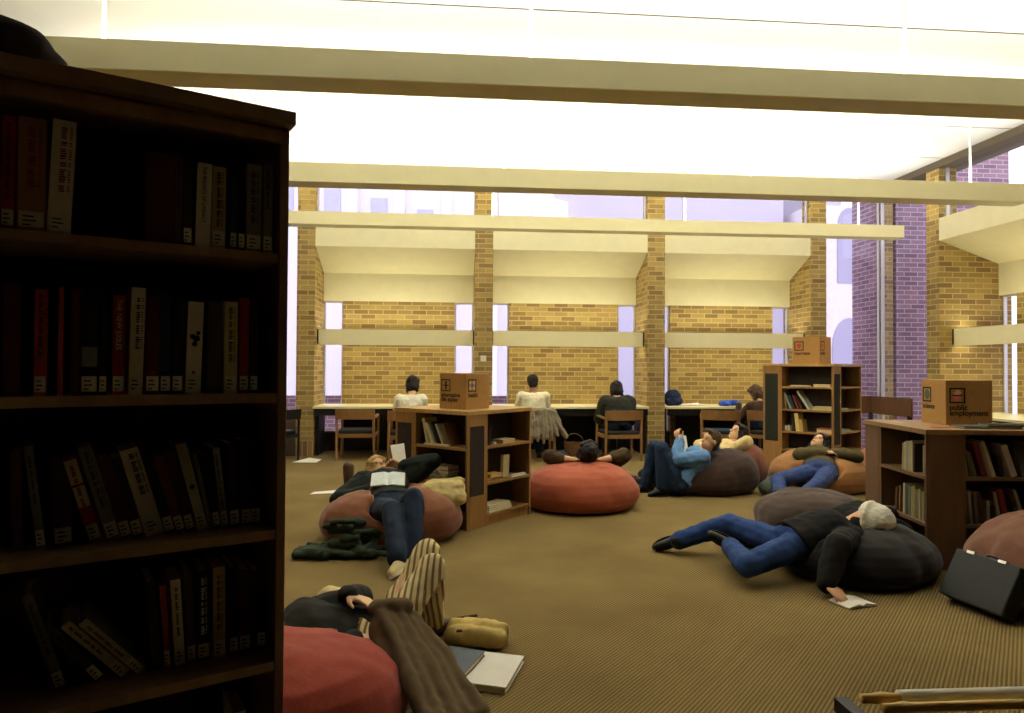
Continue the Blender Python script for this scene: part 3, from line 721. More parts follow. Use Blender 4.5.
def hand(b, w, d, n, curl, side):
    """palm, four bent fingers of different length and a thumb off the side of the palm; d = fingers, n = palm side"""
    w, d, n = V(w), V(d).normalized(), V(n); n = (n-d*n.dot(d)).normalized(); s = d.cross(n)*side
    for k, o in enumerate((.03, .011, -.009, -.028)): b.cap(w+s*o*.6, w+d*.088+s*o, .0135, .0115, 8)
    for k, (o, L) in enumerate(zip((.031, .011, -.010, -.030), (.072, .081, .075, .058))):
        p = w+d*.086+s*o; dr = d+s*o*.8; dr.normalize(); c = curl*(1+.12*k)
        for j, (fr, r0, r1) in enumerate(((.45, .0098, .009), (.32, .009, .0082), (.26, .0082, .007))):
            a_ = c*(j+.6); q = p+(dr*cos(a_)+n*sin(a_))*L*fr; b.cap(p, q, r0, r1, 8); p = q
    p = w+d*.022+s*.026; q = p+(d*.6+s*.65+n*.25).normalized()*.042; b.cap(p, q, .0135, .011, 8)
    b.cap(q, q+(d*.85+s*.3+n*.3).normalized()*.034, .0105, .008, 8)

def person(label, P, N, HD, face, latp, latc, arms, legs, shirt, trousers, shoe=None, skin=SKIN, hair=None, headup=None, hairstyle='short',
           sleeve=1.0, bend=None, puff=.016, bare=False, cuff=None, eyes=True, leg_off=.016, stripes=None, group='readers in the library', hat=None):
    P, N, HD = V(P), V(N), V(HD); root0 = V((P.x, P.y, 0)); lp, lc = V(latp).normalized(), V(latc).normalized()
    B = M(); SHm = M(); TR = M(); limbs = []
    B.loft(spine(P, N, lp, lc, BODY, 0, bend))
    SHm.loft(spine(P, N, lp, lc, [x for x in BODY if x[0] > -.05], puff, bend)[:-1])
    TR.loft(spine(P, N, lp, lc, [x for x in BODY if x[0] < .3], .02, bend))
    limbs.append((P, N, .15)); limbs.append((N, HD, .085)); limbs.append((HD, HD+V((0, 0, .02)), .12 if hat else .08))
    up = (N-P).normalized()
    f = V(face).normalized(); u = V(headup) if headup else (HD-N); u = (u-f*u.dot(f)).normalized(); r = f.cross(u)
    # head
    def e(c, rr): B.ell(HD+f*c[0]+u*c[1]+r*c[2], (r*rr[0], f*rr[1], u*rr[2]), 16, 11)
    e((-.012,.022,0), (.073,.092,.098)); e((.024,-.045,0), (.054,.064,.07)); e((.056,-.09,0), (.022,.024,.02)); e((.03,.03,0), (.058,.052,.07))
    B.cap(HD+f*.082+u*.012, HD+f*.102-u*.022, .0085, .013, 8)          # nose
    B.cap(HD+f*.066+u*.034-r*.032, HD+f*.066+u*.034+r*.032, .010, .010, 8)   # brow
    B.cap(HD+f*.081-u*.058-r*.016, HD+f*.081-u*.058+r*.016, .0075, .0065, 8)   # lips
    for s in (-1, 1): e((-.008,-.006,.074*s), (.010,.021,.032))
    B.cap(N-up*.03, HD-u*.045-f*.012, .056, .052, 12)
    # arms
    hands = []
    for s, (W_, pole, hd, pn, curl) in zip((1, -1), arms):
        S = N-up*.055+lc*s*.168; E_, W2 = ik(S, W_, .285, .255, pole)
        B.cap(N-up*.07+lc*s*.08, S, .06, .056); B.cap(S, E_, .052, .041); B.cap(E_, W2, .041, .027)
        SHm.cap(N-up*.07+lc*s*.08, S, .062+puff, .058+puff); limbs.append((S, E_, .055)); limbs.append((E_, W2, .045))
        if sleeve > .4: SHm.cap(S, E_, .056+puff, .045+puff)
        else: SHm.cap(S, S.lerp(E_, .55), .056+puff, .05+puff)
        if sleeve > .5: SHm.cap(E_, E_.lerp(W2, min(.96, (sleeve-.5)*2)), .045+puff, .033+puff*.8)
        hd_ = V(hd) if hd else (W2-E_); hand(B, W2, hd_, pn, curl, s if s == 1 else -1); hands.append((E_, W2, hd_))
    # legs
    feet = []
    for s, (A, pole, toe) in zip((1, -1), legs):
        S = P+lp*s*.09-up*.04; K, A2 = ik(S, A, .43, .42, pole)
        B.cap(S, K, .082, .056); B.cap(K, K.lerp(A2, .35), .053, .056); B.cap(K.lerp(A2, .3), A2, .056, .036)
        TR.cap(S, K, .082+leg_off, .06+leg_off); TR.cap(K, K.lerp(A2, .35), .058+leg_off, .058+leg_off); TR.cap(K.lerp(A2, .33), K.lerp(A2, .96), .057+leg_off, .05+leg_off)
        limbs += [(S, K, .095), (K, A2, .07)]
        t = V(toe).normalized(); dn = (A2-K).normalized(); dn = (dn-t*dn.dot(t)).normalized(); sl = A2+dn*.06
        B.cap(A2, sl-t*.03, .036, .033); B.cap(sl-t*.03-dn*.01, sl+t*.13+dn*.012, .034, .022); feet.append((A2, t, dn))
    body = obj('person', remesh(shift(B, root0), .0065, 2), skin, loc=root0)
    tag(body, label, 'person', group)
    if not bare or True:
        so = obj('shirt', remesh(shift(SHm, root0), .011, 3, ((.011, 9), (.006, 22)), seed=len(label)), shirt, body)
        obj('trousers', remesh(shift(TR, root0), .011, 3, ((.010, 8), (.006, 20)), seed=len(label)+3), trousers, body)
    rl = lambda p: V(p)-root0
    if shoe:
        for A2, t, dn in feet:
            b = M(); a = rl(A2)
            b.cap(a-dn*.03, a+dn*.035-t*.035, .044, .043); b.cap(a+dn*.045-t*.05, a+dn*.06+t*.11, .038, .03); b.cap(a+dn*.03-t*.0, a+dn*.058+t*.14, .042, .028)
            o = obj('shoe', remesh(b, .008, 2), shoe, body)
            sd = t.cross(dn); rings = []
            for off in (.072, .092):
                ring = []
                for i in range(20):
                    q = 2*pi*i/20; ring.append(a+dn*off+t*(.035+.135*cos(q))+sd*(.046+.006*cos(q))*sin(q))
                rings.append(ring)
            M().loft(rings).build('sole', SOLE if shoe is not SNEAK else SNSOLE, o)
    if eyes:
        for s in (-1, 1):
            b = M(); b.ell(rl(HD)+f*.0775+u*.012+r*s*.031, (r*.010, f*.006, u*.0042), 10, 7); b.build('eye', mat('eye dark', (40, 28, 22), .3), body, smooth=True)
        b = M(); b.ell(rl(HD)+f*.0835-u*.058, (r*.022, f*.007, u*.0055), 12, 7); b.build('mouth', mat('lips', (150, 82, 68), .5), body, smooth=True)
        for s in (-1, 1):
            b = M(); b.cap(rl(HD)+f*.0755+u*.030+r*s*.016, rl(HD)+f*.067+u*.031+r*s*.044, .0042, .003, 6); b.build('eyebrow', hair or HBR, body, smooth=True)
    if hair is not None:
        b = M(); c = rl(HD)
        if hairstyle == 'short':
            b.ell(c-f*.030+u*.034, (r*.084, f*.092, u*.096), 16, 11); b.ell(c-f*.052-u*.02, (r*.074, f*.055, u*.08), 14, 9); b.cap(c+f*.045+u*.095-r*.03, c+f*.045+u*.095+r*.03, .028, .028)
        else:
            b.ell(c-f*.028+u*.036, (r*.094, f*.098, u*.1), 16, 11); b.ell(c-f*.05-u*.03, (r*.094, f*.07, u*.1), 14, 9)
            for s in (-1, 1): b.cap(c-f*.01+u*.03+r*s*.07, c-f*.02-u*.10+r*s*.078, .034, .026); b.cap(c+f*.05+u*.09, c+f*.03+u*.07+r*s*.06, .03, .03)
            if hairstyle == 'long': b.cap(c-f*.07-u*.04, c-f*.09-u*.16, .07, .05); b.cap(c-f*.03+r*.07-u*.05, c-f*.05+r*.09-u*.17, .035, .03); b.cap(c-f*.03-r*.07-u*.05, c-f*.05-r*.09-u*.17, .035, .03)
        obj('hair', remesh(b, .009, 1, ((.008, 40), (.006, 20))), hair, body)
    if hat:
        b = M(); c = rl(HD); b.ell(c-f*.018+u*.045, (r*.112, f*.118, u*.105), 18, 12); b.ell(c-f*.05-u*.005, (r*.1, f*.085, u*.09), 16, 10)
        ring = [c-f*.012+u*.02+r*.105*cos(2*pi*i/18)+f*.108*sin(2*pi*i/18)-u*.035*(1-sin(2*pi*i/18))*.7 for i in range(19)]
        for p, q in zip(ring, ring[1:]): b.cap(p, q, .021, .021, 8)
        obj('knitted_hat', remesh(b, .008, 2, ((.004, 60), (.005, 18))), hat, body)
    if cuff:
        for E_, W2, hd_ in hands:
            d = (W2-E_).normalized(); b = M(); b.cap(rl(W2-d*.03), rl(W2-d*.004), .044, .041, 14); b.build('cuff', cuff, body, smooth=True)
    return body, limbs
SOLE = mat('dark shoe sole', (34, 30, 28), .8); SNSOLE = mat('white shoe sole', (226, 214, 180), .7)
SNEAK = mat('pale canvas shoe', (196, 178, 130), .8); BOOT = mat('black leather', (26, 24, 22), .45, .15, 30); BRNSH = mat('brown leather', (78, 54, 38), .5)
HDK = mat('dark hair', (24, 18, 14), .6, .3, 50, .3, stretch=(1, 1, .2)); HBR = mat('brown hair', (78, 56, 34), .6, .3, 50, .3, stretch=(1, 1, .2)); HBL = mat('sandy hair', (164, 132, 74), .6, .3, 50, .3, stretch=(1, 1, .2))
def cloth(n, c, **k): return mat(n, c, .92, .16, 26, .12, **k)
JEAN = cloth('dark blue jeans', (30, 48, 72)); JEANB = cloth('mid blue jeans', (38, 64, 116)); JEANN = cloth('navy jeans', (28, 40, 58)); JEANF = cloth('faded blue jeans', (54, 72, 120))

# seated at the counter, seen from behind
def seated(label, x, y, shirt, trousers, hair, hz=1.16, wx=(.14, -.13), ex=.0, face=(0, 1, -.3), skin=SKIN, lean=.12, hstyle='short', sleeve=1, puff=.02, wy=.42, **k):
    P = (x, y, .53); N = (x+ex*.5, y+lean, hz-.155); H_ = (x+ex, y+lean+.09, hz)
    arms = [((x+wx[0], y+wy, .80), (.35, -.3, -1), (-.5, 1, 0), (0, 0, -1), .35), ((x+wx[1], y+wy, .80), (-.35, -.3, -1), (.5, 1, 0), (0, 0, -1), .35)]
    legs = [((x+.13, y+.36, .09), (.1, 1, 1), (.1, 1, 0)), ((x-.13, y+.30, .09), (-.1, 1, 1), (-.1, 1, 0))]
    return person(label, P, N, H_, face, (1,0,0), (1,0,0), arms, legs, shirt, trousers, BRNSH, skin, hair, hairstyle=hstyle, sleeve=sleeve, puff=puff, **k)
STRIPE = mat('white striped knit', (226, 222, 198), .9, .1, 20)
seated('person in a white top sitting at the counter of the left bay, seen from behind', -.66, 9.97, STRIPE, JEANN, HDK, 1.10, ex=.05, face=(.5, .9, -.3), hstyle='full', sleeve=.45, puff=.02)
seated('person in a pale checked shirt at the counter of the middle bay, seen from behind', 1.165, 9.95, mat('pale checked shirt', (222, 214, 180), .9, .12, 34), JEANN, HDK, 1.135, skin=SKIND, puff=.028)
seated('person in a dark green jacket hunched over the middle bay counter, seen from behind', 2.45, 9.98, cloth('dark green jacket cloth', (42, 44, 34)), JEANN, HDK, 1.03, lean=.2, face=(0, 1, -.6), puff=.07, ex=.02, hstyle='full')
seated('person in brown bent over the right bay counter, half hidden by the tall island', 4.74, 9.92, cloth('dark brown sweater', (60, 44, 34)), JEANN, HBR, .98, lean=.25, ex=-.07, face=(-.4, 1, -.7), wx=(.15, -.3), hstyle='full')

# --- left group: person on the orange brown bag
_, LB = person('person in dark clothes lying back on an orange brown bean bag reading a book', (-.48, 5.32, .27), (-.59, 5.80, .42), (-.645, 5.92, .475), (.25, -.55, .8), (-1, -.15, 0), (-1, -.15, .05),
    [((-.68, 5.50, .37), (-1, .1, -.35), (.9, -.2, .1), (0, .3, .9), .5), ((-.43, 5.80, .52), (1, -.15, .15), (-.8, .1, .25), (-.2, -.9, -.2), .6)],
    [((-.37, 4.55, .085), (.15, -.2, 1), (-.45, -1, .0)), ((-.27, 4.66, .085), (.15, -.2, 1), (-.1, -1, 0))],
    cloth('black green sweater', (26, 34, 30)), JEANN, SNEAK, SKIN, HBL, headup=(-.5, .75, .35), hairstyle='long', puff=.03)
# --- person behind the red bag
_, LC = person('person lying on the red bean bag with both hands behind the dark-haired head', (1.33, 7.22, .2), (1.32, 6.78, .37), (1.31, 6.60, .545), (0, .55, .8), (1, 0, 0), (1, 0, 0),
    [((1.43, 6.62, .45), (1, .1, .2), (-.9, .1, -.1), (0, .4, .8), .4), ((1.19, 6.62, .45), (-1, .1, .2), (.9, .1, -.1), (0, .4, .8), .4)],
    [((1.48, 7.98, .09), (0, .1, 1), (.1, 1, .2)), ((1.2, 7.98, .09), (0, .1, 1), (-.1, 1, .2))],
    cloth('olive brown sweater', (70, 56, 38)), JEANN, BRNSH, SKINP, HDK, headup=(0, -.9, .6), hairstyle='full', sleeve=.68, puff=.035)
# --- denim jacket reader
_, LD = person('person in a denim jacket reclining on the dark brown bean bag with knees up, reading', (2.40, 7.15, .15), (2.68, 7.20, .46), (2.765, 7.18, .575), (-.93, -.22, .25), (0, 1, 0), (.1, 1, 0),
    [((2.85, 7.31, .60), (1, .7, -.2), (-.6, -.4, .1), (-.5, -.3, .6), .4), ((2.42, 7.18, .58), (-.2, -.8, -1), (-.2, .3, .9), (.6, .5, 0), .8)],
    [((2.10, 7.33, .09), (-.4, .1, 1), (-1, .1, -.1)), ((2.20, 7.08, .09), (-.3, 0, 1), (-1, -.1, -.1))],
    cloth('denim jacket blue', (94, 132, 176)), JEAN, BOOT, SKIN, HBR, hairstyle='short', puff=.03, headup=(.3, .0, 1))
# --- companion behind
_, LE = person('person in a cream sweater lying behind the denim-jacket reader, dark hair', (2.96, 7.72, .2), (3.27, 7.84, .46), (3.36, 7.86, .59), (-.8, -.25, .55), (-.1, 1, 0), (-.1, 1, 0),
    [((3.0, 7.95, .35), (0, 1, .2), (-1, 0, 0), (0, -.3, -1), .3), ((3.12, 7.55, .40), (.4, -.8, .5), (-.8, .5, 0), (0, -.2, -1), .3)],
    [((2.2, 7.85, .09), (0, .3, 1), (-1, 0, .4)), ((2.25, 7.65, .09), (0, .1, 1), (-1, 0, .4))],
    cloth('cream sweater', (214, 190, 134)), JEANN, BRNSH, SKINP, HDK, hairstyle='full', puff=.03)
# --- sleeper on the tan bag
_, LF = person('person in an olive sweater asleep on the tan bean bag, hands clasped on the belly', (3.97, 7.12, .25), (4.15, 7.50, .40), (4.225, 7.60, .50), (-.5, -.35, .8), (-.88, .42, 0), (-.88, .42, 0),
    [((4.06, 7.20, .44), (-1, .5, -.15), (.9, -.25, 0), (0, -.1, -1), .35), ((4.17, 7.19, .45), (1, -.4, -.15), (-.9, .05, 0), (0, -.1, -1), .35)],
    [((3.30, 6.66, .08), (-.5, .8, .1), (-.6, -.4, .6)), ((3.36, 6.46, .08), (.6, -.3, .15), (-.8, -.3, .6))],
    cloth('olive sweater', (86, 76, 46)), JEANF, BOOT, SKINP, HDK, headup=(.75, .35, .55), hairstyle='full', puff=.024)
# --- white hat reader
_, LH = person('person in a white knitted hat sprawled over the black bean bag, hand on a book', (2.24, 4.36, .2), (2.59, 4.38, .27), (2.765, 4.34, .345), (-.62, -.12, -.72), (.1, -1, .15), (.05, -1, 0),
    [((2.215, 3.90, .075), (-.4, -.5, .6), (.15, -.9, -.25), (0, -.1, -1), .25), ((2.66, 4.33, .30), (.3, 1, .1), (-.5, -.7, .1), (0, 0, -1), .3)],
    [((1.89, 4.52, .14), (-.6, -.8, -.1), (-.65, .2, .35)), ((1.62, 4.88, .09), (-.1, .8, .2), (-.9, .05, -.3))],
    cloth('black brown jacket', (21, 19, 17)), JEANB, BOOT, SKIN, HDK, headup=(.75, -.3, .5), hairstyle='short', puff=.04, eyes=False, hat=mat('white wool', (244, 238, 220), .95, .08, 50, .4), cuff=cloth('teal cuff', (30, 100, 88)), bend=(0, 0, .05))
# --- foreground sleeper
STRP = bpy.data.materials.new('striped trouser cloth')
def _strp():
    N, L, Pn = nt(STRP); tc = N.new('ShaderNodeTexCoord'); w = N.new('ShaderNodeTexWave'); w.bands_direction = 'X'; w.wave_type = 'BANDS'
    mp = N.new('ShaderNodeMapping'); mp.inputs['Rotation'].default_value = (0, 0, .12)
    w.inputs['Scale'].default_value = 11.5; w.inputs['Distortion'].default_value = 0; L.new(tc.outputs['Object'], mp.inputs[0]); L.new(mp.outputs[0], w.inputs['Vector'])
    r = N.new('ShaderNodeValToRGB'); r.color_ramp.elements[0].color = lin((128, 100, 62))+(1,); r.color_ramp.elements[0].position = .25; r.color_ramp.elements[1].color = lin((224, 206, 150))+(1,); r.color_ramp.elements[1].position = .5
    L.new(w.outputs['Fac'], r.inputs[0]); L.new(r.outputs[0], Pn.inputs['Base Color']); Pn.inputs['Roughness'].default_value = .9
_strp()
_, LA = person('person in striped trousers and a black jacket lying on the foreground bean bag', (-.35, 3.02, .16), (-.74, 2.98, .235), (-.89, 2.97, .30), (.3, -.1, .95), (0, -1, 0), (0, -1, 0),
    [((-.40, 2.84, .235), (-.2, -1, -.1), (.9, .1, -.1), (0, .3, -1), .3), ((-.46, 3.06, .345), (.3, 1, -.3), (.9, -.5, -.1), (0, -.2, -1), .3)],
    [((-.10, 3.43, .085), (.35, .0, 1), (.7, .7, 0)), ((-.15, 3.56, .085), (.30, .0, 1), (.5, .8, 0))],
    cloth('black jacket', (36, 34, 28)), STRP, BRNSH, SKINP, HBR, headup=(-1, 0, .3), hairstyle='full', puff=.02, leg_off=.004)

# ------------------------------------------------------------------ bean bags
def bag(label, c, rx, ry, h, rgb, push=(), rot=0, rim=0, rimdir=0, seed=0, flat_top=.9, cap=True):
    prof = [(0,0), (.5,0), (.76,.005), (.9,.06), (.97,.17), (1,.32), (.985,.48), (.93,.64), (.82,.79), (.65,.9), (.45,.965), (.22,.995), (.0,1.0)]
    n, K = 96, 60; vs = []; fs = []
    def pr(t):
        x = t*(len(prof)-1); i = min(len(prof)-2, int(x)); k = x-i; k = k*k*(3-2*k)*.5+k*.5
        return prof[i][0]+(prof[i+1][0]-prof[i][0])*k, prof[i][1]+(prof[i+1][1]-prof[i][1])*k
    cx, cy = c; cr, sr = cos(rot), sin(rot)
    for j in range(1, K):
        r, z = pr(j/K)
        for i in range(n):
            a = 2*pi*i/n; seam = abs(sin(3*a+.4)); s = r*(1-.03*(1-seam)**4*min(1, z*3))
            x, y = rx*s*cos(a), ry*s*sin(a); zz = h*z*(1+rim*cos(a-rimdir)*r)
            p = V((cr*x-sr*y+cx, sr*x+cr*y+cy, zz)); q = p*2.2+V((seed*5.3, seed, 0)); w = noise.noise(q)*.042+noise.noise(q*2.7)*.017+(abs(noise.noise(q*V((5.5, 5.5, 2.2))))-.2)*.020
            d = V((p.x-cx, p.y-cy, (p.z-h*.4)*.7)); d.normalize(); p += d*w*min(1, z*4+.1); p.z = max(.001 if z < .02 else .004, p.z)
            for a_, b_, rad in push:
                for _ in range(1):
                    ab = b_-a_; t = max(0, min(1, (p-a_).dot(ab)/max(1e-6, ab.length_squared))); o = p-(a_+ab*t); L = o.length; R_ = rad+.022
                    if L < R_:
                        sgn = V((o.x, o.y, o.z if o.z < 0 else -abs(o.z)*.2-.03)); sgn.normalize(); p = (a_+ab*t)+sgn*R_; p.z = max(p.z, .004)
            vs.append(p)
    m = len(vs)
    for j in range(K-2):
        for i in range(n): fs.append((j*n+i, j*n+(i+1) % n, (j+1)*n+(i+1) % n, (j+1)*n+i))
    base = V((cx, cy, .001)); top = sum((vs[(K-2)*n+i] for i in range(n)), V((0,0,0)))/n
    vs += [base, top]
    for i in range(n): fs.append((m, (i+1) % n, i)); fs.append((m+1, (K-2)*n+i, (K-2)*n+(i+1) % n))
    b = M().add([p-V((cx, cy, 0)) for p in vs], fs); me = b.mesh('bean_bag', [mat('bean bag cloth %d %d %d' % rgb, rgb, .9, .12, 60, .15, sheen=.15)])
    me.polygons.foreach_set('use_smooth', [True]*len(me.polygons))
    o = bpy.data.objects.new('bean_bag', me); COL.objects.link(o); o.location = (cx, cy, 0)
    s = o.modifiers.new('soften', 'SMOOTH'); s.iterations = 3; s.factor = .5
    return tag(o, label, 'bean bag', 'bean bags on the carpet')
bag('bright red orange bean bag in the left foreground', (-.72, 2.62), .56, .44, .34, (152, 60, 42), LA, 0, .0, 0, 1)
bag('orange brown bean bag beside the low island bookcase', (-.50, 5.55), .565, .54, .42, (122, 74, 46), LB, 0, .05, 0, 2)
bag('wide red orange bean bag in the middle of the room', (1.23, 6.58), .57, .46, .425, (164, 82, 54), [], 0, .0, 0, 3)
bag('dark brown bean bag under the denim-jacket reader', (2.82, 7.42), .56, .47, .43, (58, 38, 29), LD, -.1, .30, .1, 4)
bag('reddish brown bean bag behind the dark brown one', (3.39, 8.0), .37, .37, .45, (118, 68, 48), LE, 0, .1, 0, 5)
bag('tan bean bag under the sleeper in front of the tall island', (4.13, 7.44), .54, .52, .42, (150, 104, 58), LF, .3, .08, 1.0, 6)
bag('dark greyish brown bean bag between the tan and the black ones', (2.93, 5.40), .45, .45, .35, (66, 50, 40), LH, 0, .1, .3, 7)
bag('black bean bag under the person in the white hat', (2.68, 4.36), .50, .47, .33, (20, 14, 13), LH, 0, .0, .6, 8)
bag('reddish brown bean bag at the right edge behind the briefcase', (3.52, 3.68), .50, .48, .52, (120, 80, 60), [], 0, .1, .4, 9)
bag('orange brown bean bag mostly hidden beside the tall island, right side', (4.98, 7.62), .36, .36, .44, (152, 102, 62), [], 0, .0, 0, 10)

# ------------------------------------------------------------------ loose clothes, bags, papers, books on the floor
def heap(name, label, cat, caps, m, voxel=.011, disp=((.014, 9), (.007, 24)), seed=1, loc=None, group=None, parts=()):
    pts = [V(a) for a, *_ in caps]; c = sum(pts, V((0,0,0)))/len(pts); c.z = 0
    b = M()
    for a, e, r0, r1 in caps: b.cap(a, e, r0, r1)
    me = remesh(shift(b, c), voxel, 2, disp, seed)
    for v in me.vertices: v.co.z = max(.003, v.co.z)
    return tag(obj(name, me, m, loc=c), label, cat, group)
random.seed(11)
caps = []
for k in range(34):
    a = random.gauss(0, .15); a = max(-.26, min(.24, a)); y = random.uniform(-.13, .12); top = .25*math.exp(-(a/.15)**2)+.03; z = random.uniform(.03, top)
    an = random.uniform(0, pi); L = random.uniform(.05, .11)
    caps.append(((-.76+a-L*cos(an), 5.0+y-L*sin(an)*.5, z), (-.76+a+L*cos(an), 5.0+y+L*sin(an)*.5, max(.025, z+random.uniform(-.03, .02))), random.uniform(.02, .036), random.uniform(.018, .03)))
caps += [((-1.10, 4.93, .035), (-.9, 4.88, .04), .04, .045), ((-1.05, 4.98, .05), (-.85, 4.95, .06), .03, .04)]
heap('jacket', 'crumpled dark green jacket on the carpet by the orange brown bean bag', 'jacket', caps, cloth('dark green cotton', (50, 62, 46)), .009, ((.010, 12), (.006, 30)), 4)
# brown coat draped over the foreground bag
caps = []
for k in range(5):
    a = V((-.29+.030*k, 2.80+.030*k, .345-.012*k)); m1 = V((-.205+.044*k, 2.67+.030*k, .235-.014*k)); e = V((-.10+.052*k, 2.46+.030*k, .095-.01*k)); r = (.030, .024, .034, .026, .032)[k]
    caps += [(a, m1, r, r*1.1), (m1, e, r*1.1, r)]
    if k < 4: caps += [(a+V((.015, .015, -.012)), m1+V((.022, .015, -.018)), .024, .024), (m1+V((.022, .015, -.018)), e+V((.026, .015, -.015)), .024, .024)]
caps += [((-.31, 2.83, .37), (-.20, 2.90, .35), .035, .035), ((-.30, 2.78, .31), (-.24, 2.62, .17), .035, .035)]
heap('coat', 'long brown coat draped over the red bean bag in front and onto the carpet', 'coat', caps, cloth('brown suede', (98, 80, 54)), .009, ((.012, 9), (.006, 26)), 5)
heap('cloth_bundle', 'small cream cloth bundle behind the elbow of the person in front', 'cloth', [((-.60, 3.44, .20), (-.44, 3.42, .19), .07, .055), ((-.6, 3.40, .08), (-.36, 3.38, .08), .075, .065), ((-.45, 3.38, .17), (-.30, 3.32, .13), .05, .04)], cloth('cream wool', (216, 198, 142)), seed=6)
c = heap('shoulder_bag', 'yellowish canvas shoulder bag lying on the carpet behind the folders', 'bag', [((.0, 3.36, .045), (.22, 3.28, .05), .05, .045), ((.02, 3.44, .05), (.24, 3.36, .055), .05, .05), ((.06, 3.50, .04), (.22, 3.44, .04), .04, .04)], cloth('yellow canvas', (192, 168, 98)), seed=8)
M().tube([(-.12+.03, .02, .04), (-.16, .12, .03), (-.05, .2, .02), (.1, .17, .05)], .008).build('strap', BRNSH, c, smooth=True)
M().box(-.01, .02, -.12, -.10, .05, .085).build('buckle', BRNSH, c, bevel=.003)
t = thing('binder', 'large white binder lying open side down on the carpet beside the coat', 'binder', (.15, 3.02, 0), -.34)
M().box(-.11, .13, -.16, .16, .002, .006).box(-.11, .13, -.16, .16, .026, .031).box(-.115, -.109, -.16, .16, .002, .031).build('cover', PAPER, t)
M().box(-.1, .125, -.155, .155, .0065, .0255).build('page_block', PAGES, t)
t = thing('book', 'slate blue book lying on the white binder', 'book', (.02, 3.06, .032), -.42)
M().box(-.085, .085, -.13, .12, 0, .003).box(-.085, .085, -.13, .12, .02, .023).box(-.0875, -.0851, -.13, .12, 0, .023).build('cover', mat('slate blue cloth', (76, 88, 96), .6), t)
M().box(-.084, .082, -.126, .116, .0032, .0198).build('page_block', PAGES, t)
def openbook(name, label, loc, rot, w, d, th, cover, m=PAPER, cat='book'):
    t = thing(name, label, cat, loc); t.rotation_euler = rot
    for s in (-1, 1):
        rings = []
        for k in range(9):
            x = w*k/8; z = th*(1-.75*(k/8)**1.5)*min(1, .35+k/3) ; rings.append([(s*x, -d/2, .003), (s*x, d/2, .003), (s*x, d/2, .004+z), (s*x, -d/2, .004+z)])
        M().loft(rings).build('page_block', m, t)
    M().box(-w-.004, w+.004, -d/2-.004, d/2+.004, 0, .0025).build('cover', mat('cover %d %d %d' % cover, cover, .6), t)
    return t
openbook('open_book', 'small open paperback on the carpet under the hand of the person in the white hat', (2.30, 3.775, .001), (0, 0, .25), .10, .15, .022, (130, 60, 46))
openbook('open_book', 'pale blue-grey open book resting on the belly of the reader in dark clothes', (-.52, 5.46, .46), (radians(26), 0, .05), .13, .17, .02, (190, 130, 60), mat('blue white pages', (206, 216, 214), .7))
t = openbook('magazine', 'white magazine held up by the reader in the denim jacket', (2.47, 7.19, .53), (radians(78), radians(8), radians(48)), .10, .21, .006, (220, 214, 200), PAPER, 'magazine')
def sheet(name, label, pts, cat='paper', m=PAPER):
    b = M(); vs = [V(p) for p in pts]; c = sum(vs, V((0,0,0)))/4; n = (vs[1]-vs[0]).cross(vs[2]-vs[0]).normalized()*.002
    g = []
    b.hexa([*[p-c for p in vs], *[p-c+n for p in vs]]); return tag(b.build(name, m, loc=c), label, cat)
sheet('paper_sheet', 'white sheet of paper held up by the reader in dark clothes', [(-.50, 5.82, .50), (-.40, 5.80, .54), (-.43, 5.92, .70), (-.55, 5.94, .68)])
sheet('paper_sheet', 'white paper on the carpet beside the first brick pier', [(-2.28, 9.86, .004), (-1.94, 9.82, .004), (-1.92, 10.1, .01), (-2.12, 10.22, .02)])
sheet('paper_sheet', 'white paper lying on the carpet left of the orange brown bean bag', [(-1.52, 7.38, .004), (-1.24, 7.44, .004), (-1.27, 7.58, .01), (-1.50, 7.50, .006)])
sheet('paper_sheet', 'small white paper on the counter near the person in the green jacket', [(1.78, 10.6, .763), (1.98, 10.58, .763), (1.97, 10.72, .775), (1.80, 10.73, .77)])
heap('paper_heap', 'heap of white papers on the counter of the right bay', 'papers', [((3.62, 10.68, .775), (3.98, 10.68, .775), .02, .02), ((3.66, 10.62, .78), (3.92, 10.72, .79), .02, .02), ((3.7, 10.75, .78), (4.05, 10.72, .772), .018, .012)], PAPER, .009, ((.006, 30),))
heap('bag', 'dark blue bag standing on the counter against the third brick pier', 'bag', [((3.44, 10.70, .84), (3.58, 10.70, .84), .08, .08), ((3.44, 10.70, .92), (3.56, 10.70, .93), .075, .07), ((3.46, 10.7, .97), (3.54, 10.7, .975), .06, .055)], cloth('dark blue nylon', (30, 42, 74)), .011, seed=3)
heap('cloth', 'bright blue cloth lying on the counter of the right bay', 'cloth', [((4.28, 10.66, .80), (4.58, 10.66, .80), .04, .04), ((4.30, 10.72, .815), (4.5, 10.62, .83), .03, .04), ((4.36, 10.6, .79), (4.62, 10.72, .79), .03, .03)], cloth('bright blue cotton', (46, 76, 168)), .011, seed=5)
caps = [((.95, 9.69, .755), (1.40, 9.68, .75), .035, .035)]
for k in range(12):
    x = .94+.043*k; L = (.30, .42, .34, .46, .38, .44, .33, .47, .40, .43, .36, .30)[k]; r = (.034, .028, .036, .03)[k % 4]
    caps += [((x, 9.665, .745), (x+.015+.02*(k > 8), 9.655-.012*(k % 2), .6), r, r), ((x+.015+.02*(k > 8), 9.655-.012*(k % 2), .6), (x+.03+.10*max(0, k-8)/3, 9.655-.015*(k % 3), .76-L), r, r*.8)]
caps += [((1.42, 9.67, .72), (1.50, 9.68, .52), .05, .05), ((1.50, 9.68, .52), (1.60, 9.70, .38), .045, .035)]
heap('jacket', 'grey jacket hung over the chair back of the person in the checked shirt', 'jacket', caps, cloth('grey tweed', (128, 118, 98)), seed=9)
